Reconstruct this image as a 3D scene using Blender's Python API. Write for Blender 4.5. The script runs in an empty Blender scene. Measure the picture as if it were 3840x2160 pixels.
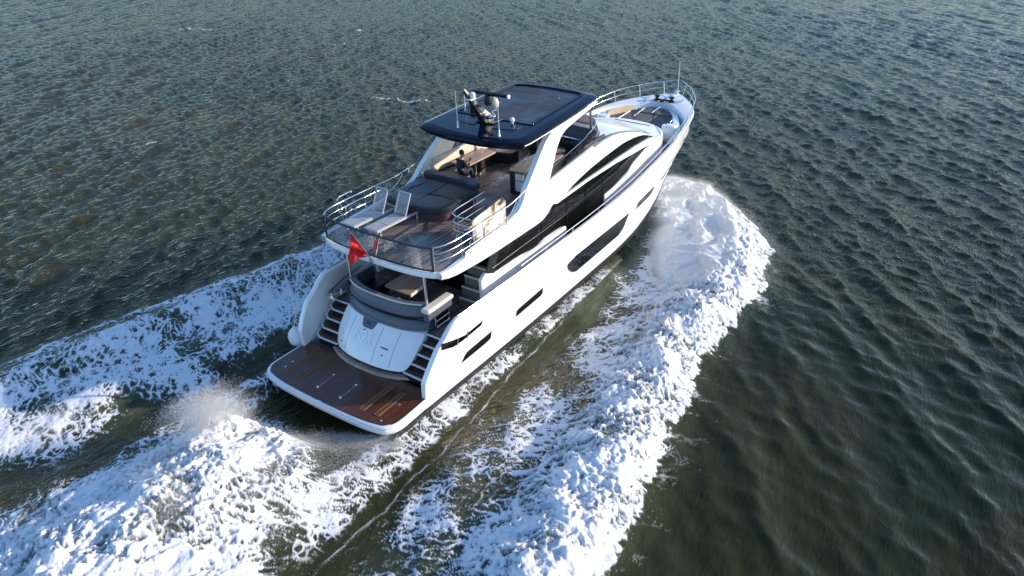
import bpy, bmesh, math, random
import numpy as np
from mathutils import Vector, Matrix
R = math.radians
random.seed(7)
rng = np.random.default_rng(7)
scene = bpy.context.scene
col = scene.collection

# ------------------------------------------------------------------ camera, sky, sun, exposure
cd = bpy.data.cameras.new("camera")
cam = bpy.data.objects.new("camera", cd); col.objects.link(cam)
cd.sensor_fit = 'HORIZONTAL'; cd.angle = R(70.04)
cd.clip_start = 0.1; cd.clip_end = 20000
CAM = Vector((-13.3926, -15.4750, 14.2873))
cam.location = CAM
cam.rotation_euler = (R(90 - 27.8073), 0, R(34.2961 - 90))
scene.camera = cam

SUN_EL, SUN_AZ = R(17.5), R(-51)          # azimuth measured from +X towards +Y
w = bpy.data.worlds.new("World"); scene.world = w; w.use_nodes = True
nt = w.node_tree
sky = nt.nodes.new('ShaderNodeTexSky'); sky.sky_type = 'NISHITA'
sky.sun_disc = False; sky.sun_elevation = SUN_EL; sky.sun_rotation = R(90) - SUN_AZ
sky.altitude = 0; sky.air_density = 1.0; sky.dust_density = 0.5; sky.ozone_density = 4.6
bg = nt.nodes['Background']; bg.inputs['Strength'].default_value = 0.15
nt.links.new(sky.outputs[0], bg.inputs['Color'])
sl = bpy.data.lights.new("sun", 'SUN'); sun = bpy.data.objects.new("sun", sl); col.objects.link(sun)
sl.energy = 3.1; sl.angle = R(0.5); sl.color = (1.0, 0.865, 0.70)
sd = Vector((math.cos(SUN_EL)*math.cos(SUN_AZ), math.cos(SUN_EL)*math.sin(SUN_AZ), math.sin(SUN_EL)))
sun.rotation_euler = sd.to_track_quat('Z', 'Y').to_euler()
vs = scene.view_settings
vs.view_transform = 'Standard'; vs.look = 'None'; vs.gamma = 1.0; vs.exposure = 1.1
scene.cycles.max_bounces = 8
scene.cycles.sample_clamp_indirect = 6

# ------------------------------------------------------------------ materials
def mat(name, rgb, rough=0.5, metal=0.0, spec=0.5, coat=0.0, var=0.0, vscale=3.0, bump=0.0, bscale=40.0, rvar=0.0, ior=1.45, sheen=0.0):
    m = bpy.data.materials.new(name); m.use_nodes = True
    n = m.node_tree.nodes; l = m.node_tree.links; b = n['Principled BSDF']
    b.inputs['Base Color'].default_value = (*rgb, 1); b.inputs['Roughness'].default_value = rough
    b.inputs['Metallic'].default_value = metal; b.inputs['Specular IOR Level'].default_value = spec
    b.inputs['Coat Weight'].default_value = coat; b.inputs['Coat Roughness'].default_value = 0.08
    b.inputs['IOR'].default_value = ior
    if var or bump or rvar:
        tc = n.new('ShaderNodeTexCoord')
        no = n.new('ShaderNodeTexNoise'); no.inputs['Scale'].default_value = vscale; no.inputs['Detail'].default_value = 6
        l.new(tc.outputs['Object'], no.inputs['Vector'])
        if var:
            mr = n.new('ShaderNodeMapRange'); mr.inputs['From Min'].default_value = .3; mr.inputs['From Max'].default_value = .7
            mr.inputs['To Min'].default_value = 1 - var; mr.inputs['To Max'].default_value = 1 + var
            l.new(no.outputs['Fac'], mr.inputs['Value'])
            mx = n.new('ShaderNodeVectorMath'); mx.operation = 'SCALE'; mx.inputs[0].default_value = rgb
            l.new(mr.outputs[0], mx.inputs['Scale']); l.new(mx.outputs[0], b.inputs['Base Color'])
        if rvar:
            mr2 = n.new('ShaderNodeMapRange'); mr2.inputs['From Min'].default_value = .3; mr2.inputs['From Max'].default_value = .7
            mr2.inputs['To Min'].default_value = max(0.02, rough - rvar); mr2.inputs['To Max'].default_value = min(1, rough + rvar)
            l.new(no.outputs['Fac'], mr2.inputs['Value']); l.new(mr2.outputs[0], b.inputs['Roughness'])
        if bump:
            nb = n.new('ShaderNodeTexNoise'); nb.inputs['Scale'].default_value = bscale; nb.inputs['Detail'].default_value = 4
            l.new(tc.outputs['Object'], nb.inputs['Vector'])
            bp = n.new('ShaderNodeBump'); bp.inputs['Strength'].default_value = bump; bp.inputs['Distance'].default_value = 0.02
            l.new(nb.outputs['Fac'], bp.inputs['Height']); l.new(bp.outputs[0], b.inputs['Normal'])
    return m

def teak(name, c1, c2, plank=0.07, rough=0.3, axis=1, seam=0.15, rvar=0.15, wet=0.0, board=.5):
    """Laid deck: planks along x (axis=1: seams step across y), dark caulking, board to board tone, wet patches."""
    m = bpy.data.materials.new(name); m.use_nodes = True
    n = m.node_tree.nodes; l = m.node_tree.links; b = n['Principled BSDF']
    tc = n.new('ShaderNodeTexCoord'); sp = n.new('ShaderNodeSeparateXYZ'); l.new(tc.outputs['Object'], sp.inputs[0])
    dv = n.new('ShaderNodeMath'); dv.operation = 'DIVIDE'; dv.inputs[1].default_value = plank
    l.new(sp.outputs[axis], dv.inputs[0])
    fl = n.new('ShaderNodeMath'); fl.operation = 'FLOOR'; l.new(dv.outputs[0], fl.inputs[0])
    fr = n.new('ShaderNodeMath'); fr.operation = 'FRACT'; l.new(dv.outputs[0], fr.inputs[0])
    wn = n.new('ShaderNodeTexWhiteNoise'); wn.noise_dimensions = '1D'; l.new(fl.outputs[0], wn.inputs['W'])
    mp = n.new('ShaderNodeMapping'); mp.inputs['Scale'].default_value = (1.2, 14, 1) if axis == 1 else (14, 1.2, 1)
    l.new(tc.outputs['Object'], mp.inputs[0])
    gr = n.new('ShaderNodeTexNoise'); gr.inputs['Scale'].default_value = 2.5; gr.inputs['Detail'].default_value = 8
    l.new(mp.outputs[0], gr.inputs['Vector'])
    ad = n.new('ShaderNodeMath'); ad.operation = 'ADD'; l.new(gr.outputs['Fac'], ad.inputs[0])
    ml = n.new('ShaderNodeMath'); ml.operation = 'MULTIPLY_ADD'; ml.inputs[1].default_value = board; ml.inputs[2].default_value = -board/2
    l.new(wn.outputs['Value'], ml.inputs[0]); l.new(ml.outputs[0], ad.inputs[1])
    cr = n.new('ShaderNodeValToRGB'); cr.color_ramp.elements[0].position = .25; cr.color_ramp.elements[1].position = .75
    cr.color_ramp.elements[0].color = (*c1, 1); cr.color_ramp.elements[1].color = (*c2, 1); l.new(ad.outputs[0], cr.inputs[0])
    lt = n.new('ShaderNodeMath'); lt.operation = 'LESS_THAN'; lt.inputs[1].default_value = seam; l.new(fr.outputs[0], lt.inputs[0])
    mx = n.new('ShaderNodeMix'); mx.data_type = 'RGBA'; l.new(lt.outputs[0], mx.inputs['Factor'])
    l.new(cr.outputs[0], mx.inputs['A']); mx.inputs['B'].default_value = (0.006, 0.005, 0.005, 1)
    l.new(mx.outputs['Result'], b.inputs['Base Color'])
    ws = n.new('ShaderNodeTexNoise'); ws.inputs['Scale'].default_value = 1.1; ws.inputs['Detail'].default_value = 5
    l.new(tc.outputs['Object'], ws.inputs['Vector'])
    mr = n.new('ShaderNodeMapRange'); mr.inputs['From Min'].default_value = .4; mr.inputs['From Max'].default_value = .6
    mr.inputs['To Min'].default_value = max(.05, rough - rvar); mr.inputs['To Max'].default_value = rough + rvar
    l.new(ws.outputs['Fac'], mr.inputs['Value']); l.new(mr.outputs[0], b.inputs['Roughness'])
    b.inputs['Coat Weight'].default_value = wet; b.inputs['Coat Roughness'].default_value = 0.08
    bp = n.new('ShaderNodeBump'); bp.inputs['Strength'].default_value = 0.3; bp.inputs['Distance'].default_value = 0.004; bp.invert = True
    l.new(lt.outputs[0], bp.inputs['Height']); l.new(bp.outputs[0], b.inputs['Normal'])
    return m

M = {}
M['white'] = mat('white_gelcoat', (.80, .80, .78), .22, coat=.5, var=.03, vscale=1.3, rvar=.06)
M['white2'] = mat('white_deck_paint', (.74, .74, .73), .45, var=.04, vscale=2, bump=.05, bscale=180)
M['navy'] = mat('dark_blue_gelcoat', (.0035, .006, .016), .10, spec=.3, coat=0.0, var=.15, vscale=1.5, rvar=.05)
M['glass'] = mat('dark_tinted_glass', (.004, .004, .0035), .03, spec=.3, ior=1.45)
M['frame'] = mat('dark_frame', (.012, .012, .014), .3)
M['steel'] = mat('polished_steel', (.72, .72, .72), .16, metal=1.0)
M['teakwet'] = teak('wet_teak', (.060, .0155, .006), (.140, .040, .0145), .075, .22, wet=.3, rvar=.1, board=.28)
M['teakdeck'] = teak('weathered_teak', (.075, .055, .047), (.30, .235, .195), .075, .36, wet=.15, rvar=.2)
M['teakstep'] = teak('step_teak', (.07, .03, .017), (.15, .07, .04), .06, .4, axis=0)
M['grate'] = mat('pale_teak', (.25, .105, .045), .5, var=.15, vscale=20)
M['caulk'] = mat('black_caulk', (.006, .005, .005), .4)
M['lounger'] = mat('grey_white_slats', (.40, .41, .43), .5, var=.08, vscale=8)
M['vinyl'] = mat('dark_grey_vinyl', (.028, .032, .042), .36, var=.1, vscale=4, bump=.06, bscale=60)
M['vinylblack'] = mat('black_vinyl', (.016, .016, .018), .45, bump=.05, bscale=60)
M['vinylgrey'] = mat('grey_vinyl', (.085, .10, .125), .4, var=.06, vscale=3)
M['padgrey'] = mat('brown_grey_fabric', (.125, .11, .10), .8, var=.12, vscale=6, bump=.15, bscale=150)
M['cream'] = mat('cream_leather', (.62, .56, .47), .5, var=.06, vscale=5)
M['tablewood'] = teak('light_table_wood', (.30, .20, .15), (.42, .29, .21), .32, .35, seam=.02, rvar=.1)
M['tan'] = mat('tan_fabric', (.60, .44, .27), .7, var=.06)
M['red'] = mat('red_bunting', (.62, .012, .018), .75, var=.1, vscale=8)
M['black'] = mat('black_plastic', (.012, .012, .013), .35)
M['plum'] = mat('dark_plum_cushion', (.07, .036, .038), .7, var=.1)
M['rubber'] = mat('white_fender_rubber', (.72, .73, .74), .35, var=.05)
M['bottom'] = mat('antifouling', (.012, .012, .014), .5)
M['crease'] = mat('crease_shade_grey', (.30, .30, .30), .5)
M['gold'] = mat('mast_beige', (.46, .43, .36), .35)
M['darkpaint'] = mat('mast_dark', (.02, .02, .022), .35)
M['counter'] = mat('bar_counter', (.20, .17, .135), .25, var=.1, vscale=8, coat=.4)

def clear_glass(name, tint, mixw, rough=0.02, refl=1.0):
    m = bpy.data.materials.new(name); m.use_nodes = True
    n = m.node_tree.nodes; l = m.node_tree.links; n.remove(n['Principled BSDF'])
    out = n['Material Output']
    tr = n.new('ShaderNodeBsdfTransparent'); tr.inputs[0].default_value = (*tint, 1)
    gl = n.new('ShaderNodeBsdfGlossy'); gl.inputs['Roughness'].default_value = rough; gl.inputs['Color'].default_value = (.6, .6, .6, 1)
    fr = n.new('ShaderNodeFresnel'); fr.inputs['IOR'].default_value = 1.5
    ad = n.new('ShaderNodeMath'); ad.operation = 'MULTIPLY_ADD'; ad.inputs[1].default_value = refl; ad.inputs[2].default_value = mixw; l.new(fr.outputs[0], ad.inputs[0])
    ms = n.new('ShaderNodeMixShader'); l.new(ad.outputs[0], ms.inputs[0]); l.new(tr.outputs[0], ms.inputs[1]); l.new(gl.outputs[0], ms.inputs[2])
    l.new(ms.outputs[0], out.inputs['Surface'])
    return m
M['clear'] = clear_glass('clear_glass', (.90, .91, .91), 0.0, refl=.4)
M['rose'] = clear_glass('rose_tinted_glass', (.52, .36, .36), 0.10)

# ------------------------------------------------------------------ geometry helpers
class MB:
    def __init__(s): s.v = []; s.f = []
    def add(s, vs, fs):
        o = len(s.v); s.v += [tuple(map(float, p)) for p in vs]; s.f += [tuple(i + o for i in f) for f in fs]; return s
    def box(s, c, d, rot=None, taper=None):
        x, y, z = d[0]/2, d[1]/2, d[2]/2
        P = [Vector(p) for p in ((-x,-y,-z),(x,-y,-z),(x,y,-z),(-x,y,-z),(-x,-y,z),(x,-y,z),(x,y,z),(-x,y,z))]
        if taper:
            for p in P[4:]: p.x *= taper[0]; p.y *= taper[1]
        if rot is not None: P = [rot @ p for p in P]
        return s.add([(p.x+c[0], p.y+c[1], p.z+c[2]) for p in P], [(0,3,2,1),(4,5,6,7),(0,1,5,4),(1,2,6,5),(2,3,7,6),(3,0,4,7)])
    def prism(s, poly, z0, z1):
        n = len(poly); f0 = z0 if callable(z0) else (lambda x, y: z0); f1 = z1 if callable(z1) else (lambda x, y: z1)
        vs = [(x, y, f0(x, y)) for x, y in poly] + [(x, y, f1(x, y)) for x, y in poly]
        a = sum(poly[i][0]*poly[(i+1) % n][1] - poly[(i+1) % n][0]*poly[i][1] for i in range(n))
        fs = [tuple(range(n))[::-1], tuple(range(n, 2*n))] + [(i, (i+1) % n, n+(i+1) % n, n+i) for i in range(n)]
        if a < 0: fs = [f[::-1] for f in fs]
        return s.add(vs, fs)
    def loft(s, rings, closed=True, caps=True):
        n = len(rings[0]); vs = [p for r in rings for p in r]; fs = []
        for i in range(len(rings)-1):
            for j in range(n if closed else n-1):
                k = (j+1) % n; fs.append((i*n+j, i*n+k, (i+1)*n+k, (i+1)*n+j))
        if caps and closed: fs += [tuple(range(n))[::-1], tuple(range((len(rings)-1)*n, len(rings)*n))]
        return s.add(vs, fs)
    def tube(s, pts, r, n=8, closed=False):
        P = [Vector(p) for p in pts]; m = len(P); rings = []; up = None
        rr = r if hasattr(r, '__len__') else [r]*m
        for i in range(m):
            a = P[(i-1) % m] if (closed or i) else P[0]; b = P[(i+1) % m] if (closed or i < m-1) else P[-1]
            t = (b - a).normalized()
            if up is None:
                up = Vector((0, 0, 1)) if abs(t.z) < .9 else Vector((1, 0, 0))
            u = (up - t*up.dot(t)).normalized(); up = u; v = t.cross(u)
            rings.append([tuple(P[i] + (u*math.cos(q) + v*math.sin(q))*rr[i]) for q in [2*math.pi*k/n for k in range(n)]])
        if closed: rings.append(rings[0])
        return s.loft(rings, True, not closed)
    def lathe(s, c, prof, n=16, axis='z'):
        rings = []
        for r, h in prof:
            ring = []
            for k in range(n):
                q = 2*math.pi*k/n; a, b = r*math.cos(q), r*math.sin(q)
                p = {'z': (a, b, h), 'y': (b, h, a), 'x': (h, a, b)}[axis]
                ring.append((c[0]+p[0], c[1]+p[1], c[2]+p[2]))
            rings.append(ring)
        return s.loft(rings, True, True)
    def mirror(s):
        n = len(s.v); s.v += [(x, -y, z) for x, y, z in s.v]; s.f += [tuple(i+n for i in f[::-1]) for f in s.f]; return s
    def build(s, name, m, parent=None, smooth=None, bevel=0, seg=2, label=None, recalc=True):
        me = bpy.data.meshes.new(name); me.from_pydata(s.v, [], s.f)
        if recalc:
            b = bmesh.new(); b.from_mesh(me); bmesh.ops.recalc_face_normals(b, faces=b.faces); b.to_mesh(me); b.free()
        me.materials.append(m)
        o = bpy.data.objects.new(name, me); col.objects.link(o); o.parent = parent
        if smooth is not None:
            me.polygons.foreach_set('use_smooth', [True]*len(me.polygons)); me.set_sharp_from_angle(angle=R(smooth))
        if bevel:
            md = o.modifiers.new('bevel', 'BEVEL'); md.width = bevel; md.segments = seg; md.limit_method = 'ANGLE'; md.angle_limit = R(35)
        if label: o['label'] = label
        return o

def cr(pts, n=6, closed=False):
    P = [np.array(p, float) for p in pts]; m = len(P); out = []
    for i in range(m if closed else m-1):
        p1, p2 = P[i], P[(i+1) % m]
        p0 = P[(i-1) % m] if (closed or i) else 2*p1-p2
        p3 = P[(i+2) % m] if (closed or i < m-2) else 2*p2-p1
        for k in range(n):
            t = k/n
            out.append(tuple(.5*((2*p1)+(p2-p0)*t+(2*p0-5*p1+4*p2-p3)*t*t+(3*p1-p0-3*p2+p3)*t**3)))
    if not closed: out.append(tuple(P[-1]))
    return out

class Sp:
    """monotone cubic through a table"""
    def __init__(s, tab):
        s.x = np.array([t[0] for t in tab], float); s.y = np.array([t[1] for t in tab], float)
        h = np.diff(s.x); d = np.diff(s.y)/h; m = np.zeros(len(s.x)); m[0], m[-1] = d[0], d[-1]
        for i in range(1, len(d)):
            m[i] = 0 if d[i-1]*d[i] <= 0 else 2*d[i-1]*d[i]/(d[i-1]+d[i])
        s.m = m; s.h = h
    def __call__(s, x):
        x = min(max(x, s.x[0]), s.x[-1]); i = min(int(np.searchsorted(s.x, x, 'right'))-1, len(s.h)-1)
        h = s.h[i]; t = (x-s.x[i])/h
        return float((2*t**3-3*t*t+1)*s.y[i]+(t**3-2*t*t+t)*h*s.m[i]+(-2*t**3+3*t*t)*s.y[i+1]+(t**3-t*t)*h*s.m[i+1])

def rounded(poly, r, n=5):
    """round the corners of a 2D polygon; r a number or one per corner"""
    out = []; m = len(poly)
    for i in range(m):
        p = Vector(poly[i]).to_2d(); a = Vector(poly[i-1]).to_2d()-p; b = Vector(poly[(i+1) % m]).to_2d()-p
        rr = min(r[i] if hasattr(r, '__len__') else r, a.length*.49, b.length*.49)
        if rr < 1e-4: out.append(tuple(p)); continue
        p0 = p+a.normalized()*rr; p1 = p+b.normalized()*rr
        for k in range(n+1):
            t = k/n; q = p0*(1-t)**2+p*2*t*(1-t)+p1*t*t; out.append(tuple(q))
    return out

def shell(poly, fmap, thick, du=.3, dv=.3, back=None):
    """fill a 2D outline, cut it on a grid, map front (off=0) and back (off=-thick) through fmap(u, v, off)"""
    b = bmesh.new(); vs = [b.verts.new((p[0], p[1], 0)) for p in poly]; b.faces.new(vs)
    us = [p[0] for p in poly]; ws = [p[1] for p in poly]
    for a, lo, hi, d in ((0, min(us), max(us), du), (1, min(ws), max(ws), dv)):
        k = math.floor(lo/d)+1
        while k*d < hi-1e-6:
            co = [0, 0, 0]; no = [0, 0, 0]; co[a] = k*d; no[a] = 1
            bmesh.ops.bisect_plane(b, geom=b.verts[:]+b.edges[:]+b.faces[:], plane_co=co, plane_no=no); k += 1
    bmesh.ops.triangulate(b, faces=[f for f in b.faces if len(f.verts) > 4])
    b.verts.index_update()
    P = [(v.co.x, v.co.y) for v in b.verts]; F = [tuple(v.index for v in f.verts) for f in b.faces]
    E = [tuple(v.index for v in e.verts) for e in b.edges if len(e.link_faces) == 1]; b.free()
    n = len(P); mb = MB()
    mb.add([fmap(u, v, 0) for u, v in P] + [fmap(u, v, -thick) for u, v in P],
           F + [tuple(i+n for i in f[::-1]) for f in F] + [(a, c, c+n, a+n) for a, c in E])
    return mb

def empty(name, parent=None, loc=(0, 0, 0)):
    o = bpy.data.objects.new(name, None); col.objects.link(o); o.empty_display_size = .3; o.parent = parent; o.location = loc; return o
def tag(o, label=None, cat=None, group=None, kind=None):
    if label: o['label'] = label
    if cat: o['category'] = cat
    if group: o['group'] = group
    if kind: o['kind'] = kind
    return o
# ------------------------------------------------------------------ yacht: boat frame, x forward, y to port, z up from the waterline
HT = dict(
 zc=Sp([(-1.5,.12),(0,.12),(6,.08),(10,.05),(13,.05),(15,.1),(17,.25),(18.5,.45),(20,.75),(21.5,1.2),(23,1.7),(24.2,2.15),(25.2,2.65),(25.85,3.0)]),
 yc=Sp([(-1.5,2.74),(0,2.78),(6,2.85),(10,2.83),(13,2.80),(15,2.72),(17,2.52),(18.5,2.30),(20,1.98),(21.5,1.66),(23,1.12),(24.2,.60),(25.2,.16),(25.85,0.)]),
 zk=Sp([(0,2.0),(6,2.06),(10,2.15),(14,2.25),(17,2.32),(20,2.52),(22,2.76),(24,3.0),(25.85,3.15)]),
 yk=Sp([(0,2.95),(2,3.0),(6,3.05),(13,3.05),(16,2.97),(18,2.82),(20,2.64),(21.5,2.34),(23,1.72),(24.2,1.0),(25.2,.38),(25.85,0.03)]),
 zs=Sp([(0,2.72),(6,2.72),(10,2.72),(13,2.80),(16,3.04),(18,3.26),(20,3.46),(22,3.56),(26,3.58)]),
 ys=Sp([(0,2.98),(2,3.03),(6,3.10),(13,3.12),(16,3.08),(18,3.02),(20,2.84),(21.4,2.60),(22.5,2.33),(23.2,2.06),(24.15,1.52),(25,.92),(25.5,.46),(25.7,.25),(25.85,.0)]))
def hull_y(x,z):
    zc,yc,zk,yk,zs,ys=[HT[k](x) for k in ('zc','yc','zk','yk','zs','ys')]
    if z<=zc: return yc*max(0,(z+1.0)/(zc+1.0))
    if z<=zk:
        t=(z-zc)/(zk-zc); fl=min(1,max(0,(x-12)/10)); e=1+.1*fl
        return yc+(yk-yc)*t**e
    t=(z-zk)/(zs-zk); return yk+(ys-yk)*t
W0=Sp([(3,2.42),(13,2.42),(15,2.40),(17,2.33),(18.5,2.25),(20,1.9)])
def house_y(x,z):
    w=W0(x)
    if z<=4.0: return w-.03*(z-3)
    return w-.03-.10*(z-4.0)
TRIM = R(3.0)
Y = empty('motor_yacht'); Y.rotation_euler = (0, -TRIM, 0)
tag(Y, 'large white motor yacht with a dark hardtop running fast across the open water', 'motor yacht')
BM = Matrix.Rotation(-TRIM, 4, 'Y')
def loose(name, at, label, cat, rz=0.0, group=None):
    """a thing of its own that stands on the yacht: an Empty at its base, in the boat's trim"""
    o = empty(name); o.matrix_world = BM @ Matrix.Translation(at) @ Matrix.Rotation(rz, 4, 'Z')
    return tag(o, label, cat, group)

# --- hull shell, bulwarks, wings at the stern
def wing_top(x):
    return Sp([(.42, 1.15), (.50, 1.34), (.68, 1.60), (.96, 2.0), (1.28, 2.23), (1.46, 2.36), (1.66, 2.54), (1.86, 2.65), (2.1, 2.70)])(x) if x < 2.1 else HT['zs'](x)
xs_h = [.42, .5, .6, .78, .96, 1.1, 1.28, 1.46, 1.66, 1.86, 2.1] + [2.5 + .5*i for i in range(38)] + [21.4, 21.8, 22.2, 22.6, 23, 23.4, 23.8, 24.2, 24.6, 25, 25.25, 25.45, 25.6, 25.72, 25.8, 25.85]
hb = MB(); rings = []
def deck_z(x): return Sp([(0, 1.80), (11, 1.88), (13.5, 2.0), (16, 2.45), (18.5, 2.72), (26, 2.75)])(x)
NL = 14
for x in xs_h:
    zt = wing_top(x); zc = HT['zc'](x); r = [(x, 0, -.9 + max(0, (x-19)/6.85)*3.0), (x, HT['yc'](x)-.06, zc-.16), (x, HT['yc'](x), zc)]
    zk = HT['zk'](x)
    if zk < zt-.05:
        zz = list(np.linspace(zc, zk, 9))[1:] + [zk+.022] + list(np.linspace(zk+.022, zt, 5))[1:]
    else:
        zz = list(np.linspace(zc, zt, NL))[1:]
    for k, z in enumerate(zz):
        y = hull_y(x, z) + (-.022 if (zk < zt-.05 and k >= 8) else 0); r.append((x, max(y, 0), z))
    yo = r[-1][1]; r.append((x, max(yo-.05, 0), zt+.025)); r.append((x, max(yo-.14, 0), zt+.02)); r.append((x, max(yo-.19, 0), zt-.03))
    r.append((x, max(yo-.21, 0), min(deck_z(x), zt-.06) if x > 2.1 else .58))
    rings.append(r)
hb.loft(rings, closed=False)
hb.add([p for p in rings[0]], [tuple(range(2, len(rings[0])))])
hb.mirror()
hull = hb.build('hull', M['white'], Y, smooth=25)

# boot stripe and dark bottom edge along the chine
bs = MB(); rr = []
for x in [-1.2+.5*i for i in range(50)]:
    zc = HT['zc'](x); rr.append([(x, hull_y(max(x, 0), zc+.02)+.015, zc+.06), (x, hull_y(max(x, 0), zc)+.03, zc-.01), (x, hull_y(max(x, 0), zc)-.02, zc-.2)])
bs.loft(rr, closed=False); bs.mirror(); bs.build('boot_stripe', M['bottom'], hull, smooth=30)

def hpanel(poly, off=.004, thick=.03, sgn=-1, du=.35, dv=.2):
    return shell(poly, lambda u, v, o: (u, sgn*(hull_y(u, v)+off+o), v), thick, du, dv)
def hull_window(name, poly, m, r=.05, off=.005, frame=True):
    for sgn in (-1, 1):
        o = hpanel(rounded(poly, r), off, .03, sgn).build(name, m, hull)
        if frame:
            b = MB(); P = [(u, sgn*(hull_y(u, v)+.006), v) for u, v in rounded(poly, r)]
            b.tube(P, .016, 6, closed=True); b.build('frame', M['white'], o, smooth=60)
hull_window('hull_window', [(8.72, 1.50), (8.86, 1.24), (9.25, .92), (9.62, .78), (13.35, .80), (13.76, 1.0), (14.18, 1.62), (9.35, 1.66), (8.9, 1.58)], M['glass'], [.1]*6+[.06, .12, .12])
hull_window('hull_window', [(14.90, 1.42), (14.98, 1.74), (15.2, 1.80), (17.0, 1.84), (16.98, 1.55), (16.75, 1.42)], M['glass'], .06)
hull_window('hull_window', [(18.0, 1.55), (18.1, 1.85), (18.3, 1.92), (19.6, 2.0), (19.5, 1.7), (19.3, 1.6)], M['glass'], .05)
def grille(poly):
    for sgn in (-1, 1):
        o = hpanel(poly, .004, .04, sgn).build('air_intake', M['frame'], hull)
        b = MB(); us = [p[0] for p in poly]; vs_ = [p[1] for p in poly]; u = min(us)+.12
        while u < max(us)-.05:
            zl = []
            n = len(poly)
            for i in range(n):
                (a, c), (d, e) = poly[i], poly[(i+1) % n]
                if (a-u)*(d-u) < 0: zl.append(c+(e-c)*(u-a)/(d-a))
            if len(zl) == 2:
                z0, z1 = min(zl)+.015, max(zl)-.015; y = hull_y(u, (z0+z1)/2)+.012
                b.box((u, sgn*y, (z0+z1)/2), (.018, .02, z1-z0))
            u += .075
        b.build('slat', M['black'], o)
grille([(2.15, .90), (2.36, 1.14), (2.5, 1.20), (3.82, 1.26), (3.80, .98), (3.5, .93)])
grille([(5.26, 1.02), (5.30, 1.26), (5.44, 1.30), (7.04, 1.36), (7.06, 1.12), (6.9, 1.06)])
for sgn in (-1, 1):
    b = hpanel([(1.21, 2.03), (1.74, 1.83), (2.2, 1.79), (3.2, 1.85), (3.3, 2.0), (2.35, 1.95), (1.8, 2.07), (1.22, 2.25)], .006, .03, sgn, .2, .2)
    o = b.build('mooring_opening', M['glass'], hull)
    for u in (1.95, 2.45):
        b = MB(); b.tube([(u, sgn*(hull_y(u, 1.8)+.02), 1.78), (u+.02, sgn*(hull_y(u, 1.9)+.025), 2.05)], .018)
        b.build('fairlead', M['steel'], o, smooth=60)
# styling grooves on the topsides
for sgn in (-1, 1):
    for z_, x0_, x1_, r_ in ((2.42, 2.2, 16.5, .009), (.62, .6, 15.5, .016)):
        b = MB(); b.tube([(x, sgn*(hull_y(x, z_)+.003), z_) for x in np.linspace(x0_, x1_, 40)], r_, 5); b.build('styling_line', M['white2'], hull, smooth=60)
    b = MB(); b.tube([(x, sgn*(hull_y(x, HT['zk'](x))-.012), HT['zk'](x)+.014) for x in np.linspace(3.35, 21.5, 60)], .013, 5); b.build('knuckle_crease', M['crease'], hull, smooth=60)  # thin grey tube paints in the shade line along the knuckle step
# capping rail
for sgn in (-1, 1):
    P = [(x, sgn*(HT['ys'](x)-.10), HT['zs'](x)+.035) for x in np.linspace(2.15, 8.5, 30)]
    b = MB(); b.tube(P, .022, 6); b.build('capping_rail', M['steel'], hull, smooth=60)

# --- swim platform
out = [(-1.32, 2.55), (-1.20, 2.72), (-.97, 2.85), (-.6, 2.90), (.75, 2.88)]
aft = [(-1.43, 1.95), (-1.47, 1.2), (-1.49, .4), (-1.49, 0)]
half = aft[::-1] + out; full = half + [(x, -y) for x, y in half[::-1]][:-1]
pl = cr(half, 3); pl = pl + [(x, -y) for x, y in pl[::-1][:-1]]
plat = empty('swim_platform', Y)
b = MB(); rg = []
def ins(p, d):   # inset toward the middle
    x, y = p; q = Vector((x-.2, y)); L = q.length; return (x + (d*.9 if x < -1.1 else d*.25 if x < .4 else 0), y - math.copysign(min(d, abs(y)), y) if abs(y) > 1.5 else y)
for d, z in ((.16, .18), (.05, .24), (.0, .32), (.0, .42), (.045, .45), (.045, .475), (0, .50), (.0, .545), (.05, .572)):
    rg.append([(*ins(p, d), z) for p in pl])
b.loft(rg, True, True); b.build('rim', M['white'], plat, smooth=35)
b = MB(); tk = [ins(p, .11) for p in pl]; b.prism(tk, .53, .580); b.build('deck', M['teakwet'], plat)
b = MB(); b.tube([(*ins(p, .10), .577) for p in pl], .012, 5); b.build('edge_seam', M['caulk'], plat)
for y0, x0, x1 in ((2.02, -.95, .33), (1.42, -1.02, .33), (-1.47, -1.03, .30), (-2.04, -.97, .27)):
    b = MB(); g = .2; b.box(((x0+x1)/2, y0-g/2+.012, .590), (x1-x0, .022, .02)); b.box(((x0+x1)/2, y0+g/2-.012, .590), (x1-x0, .022, .02))
    n = 22
    for k in range(n+1):
        b.box((x0+(x1-x0)*k/n, y0, .588), (.024, g-.03, .016))
    gr = b.build('grating', M['grate'], plat)
    b = MB(); b.box(((x0+x1)/2, y0, .5815), (x1-x0-.02, g-.02, .004)); b.build('recess', M['caulk'], gr)
for y0 in (.52, -.50):
    b = MB(); b.tube([(-.97, y0, .60), (-.6, y0, .605), (-.24, y0+.03, .60)], .011, 6)
    b.lathe((-.97, y0, .58), [(.05, 0), (.05, .03), (.03, .06), (.03, .07)], 12); b.lathe((-.24, y0+.03, .58), [(.04, 0), (.04, .03), (.02, .05)], 12)
    b.build('chock', M['steel'], plat, smooth=40)
for x, y in ((-.44, 2.30), (-.77, 2.29), (-.22, -2.30), (-1.08, -2.33)):
    b = MB(); b.lathe((x, y, .58), [(.035, 0), (.03, .02), (.0, .026)], 12); b.build('deck_fitting', M['steel'], plat, smooth=40)

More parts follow.
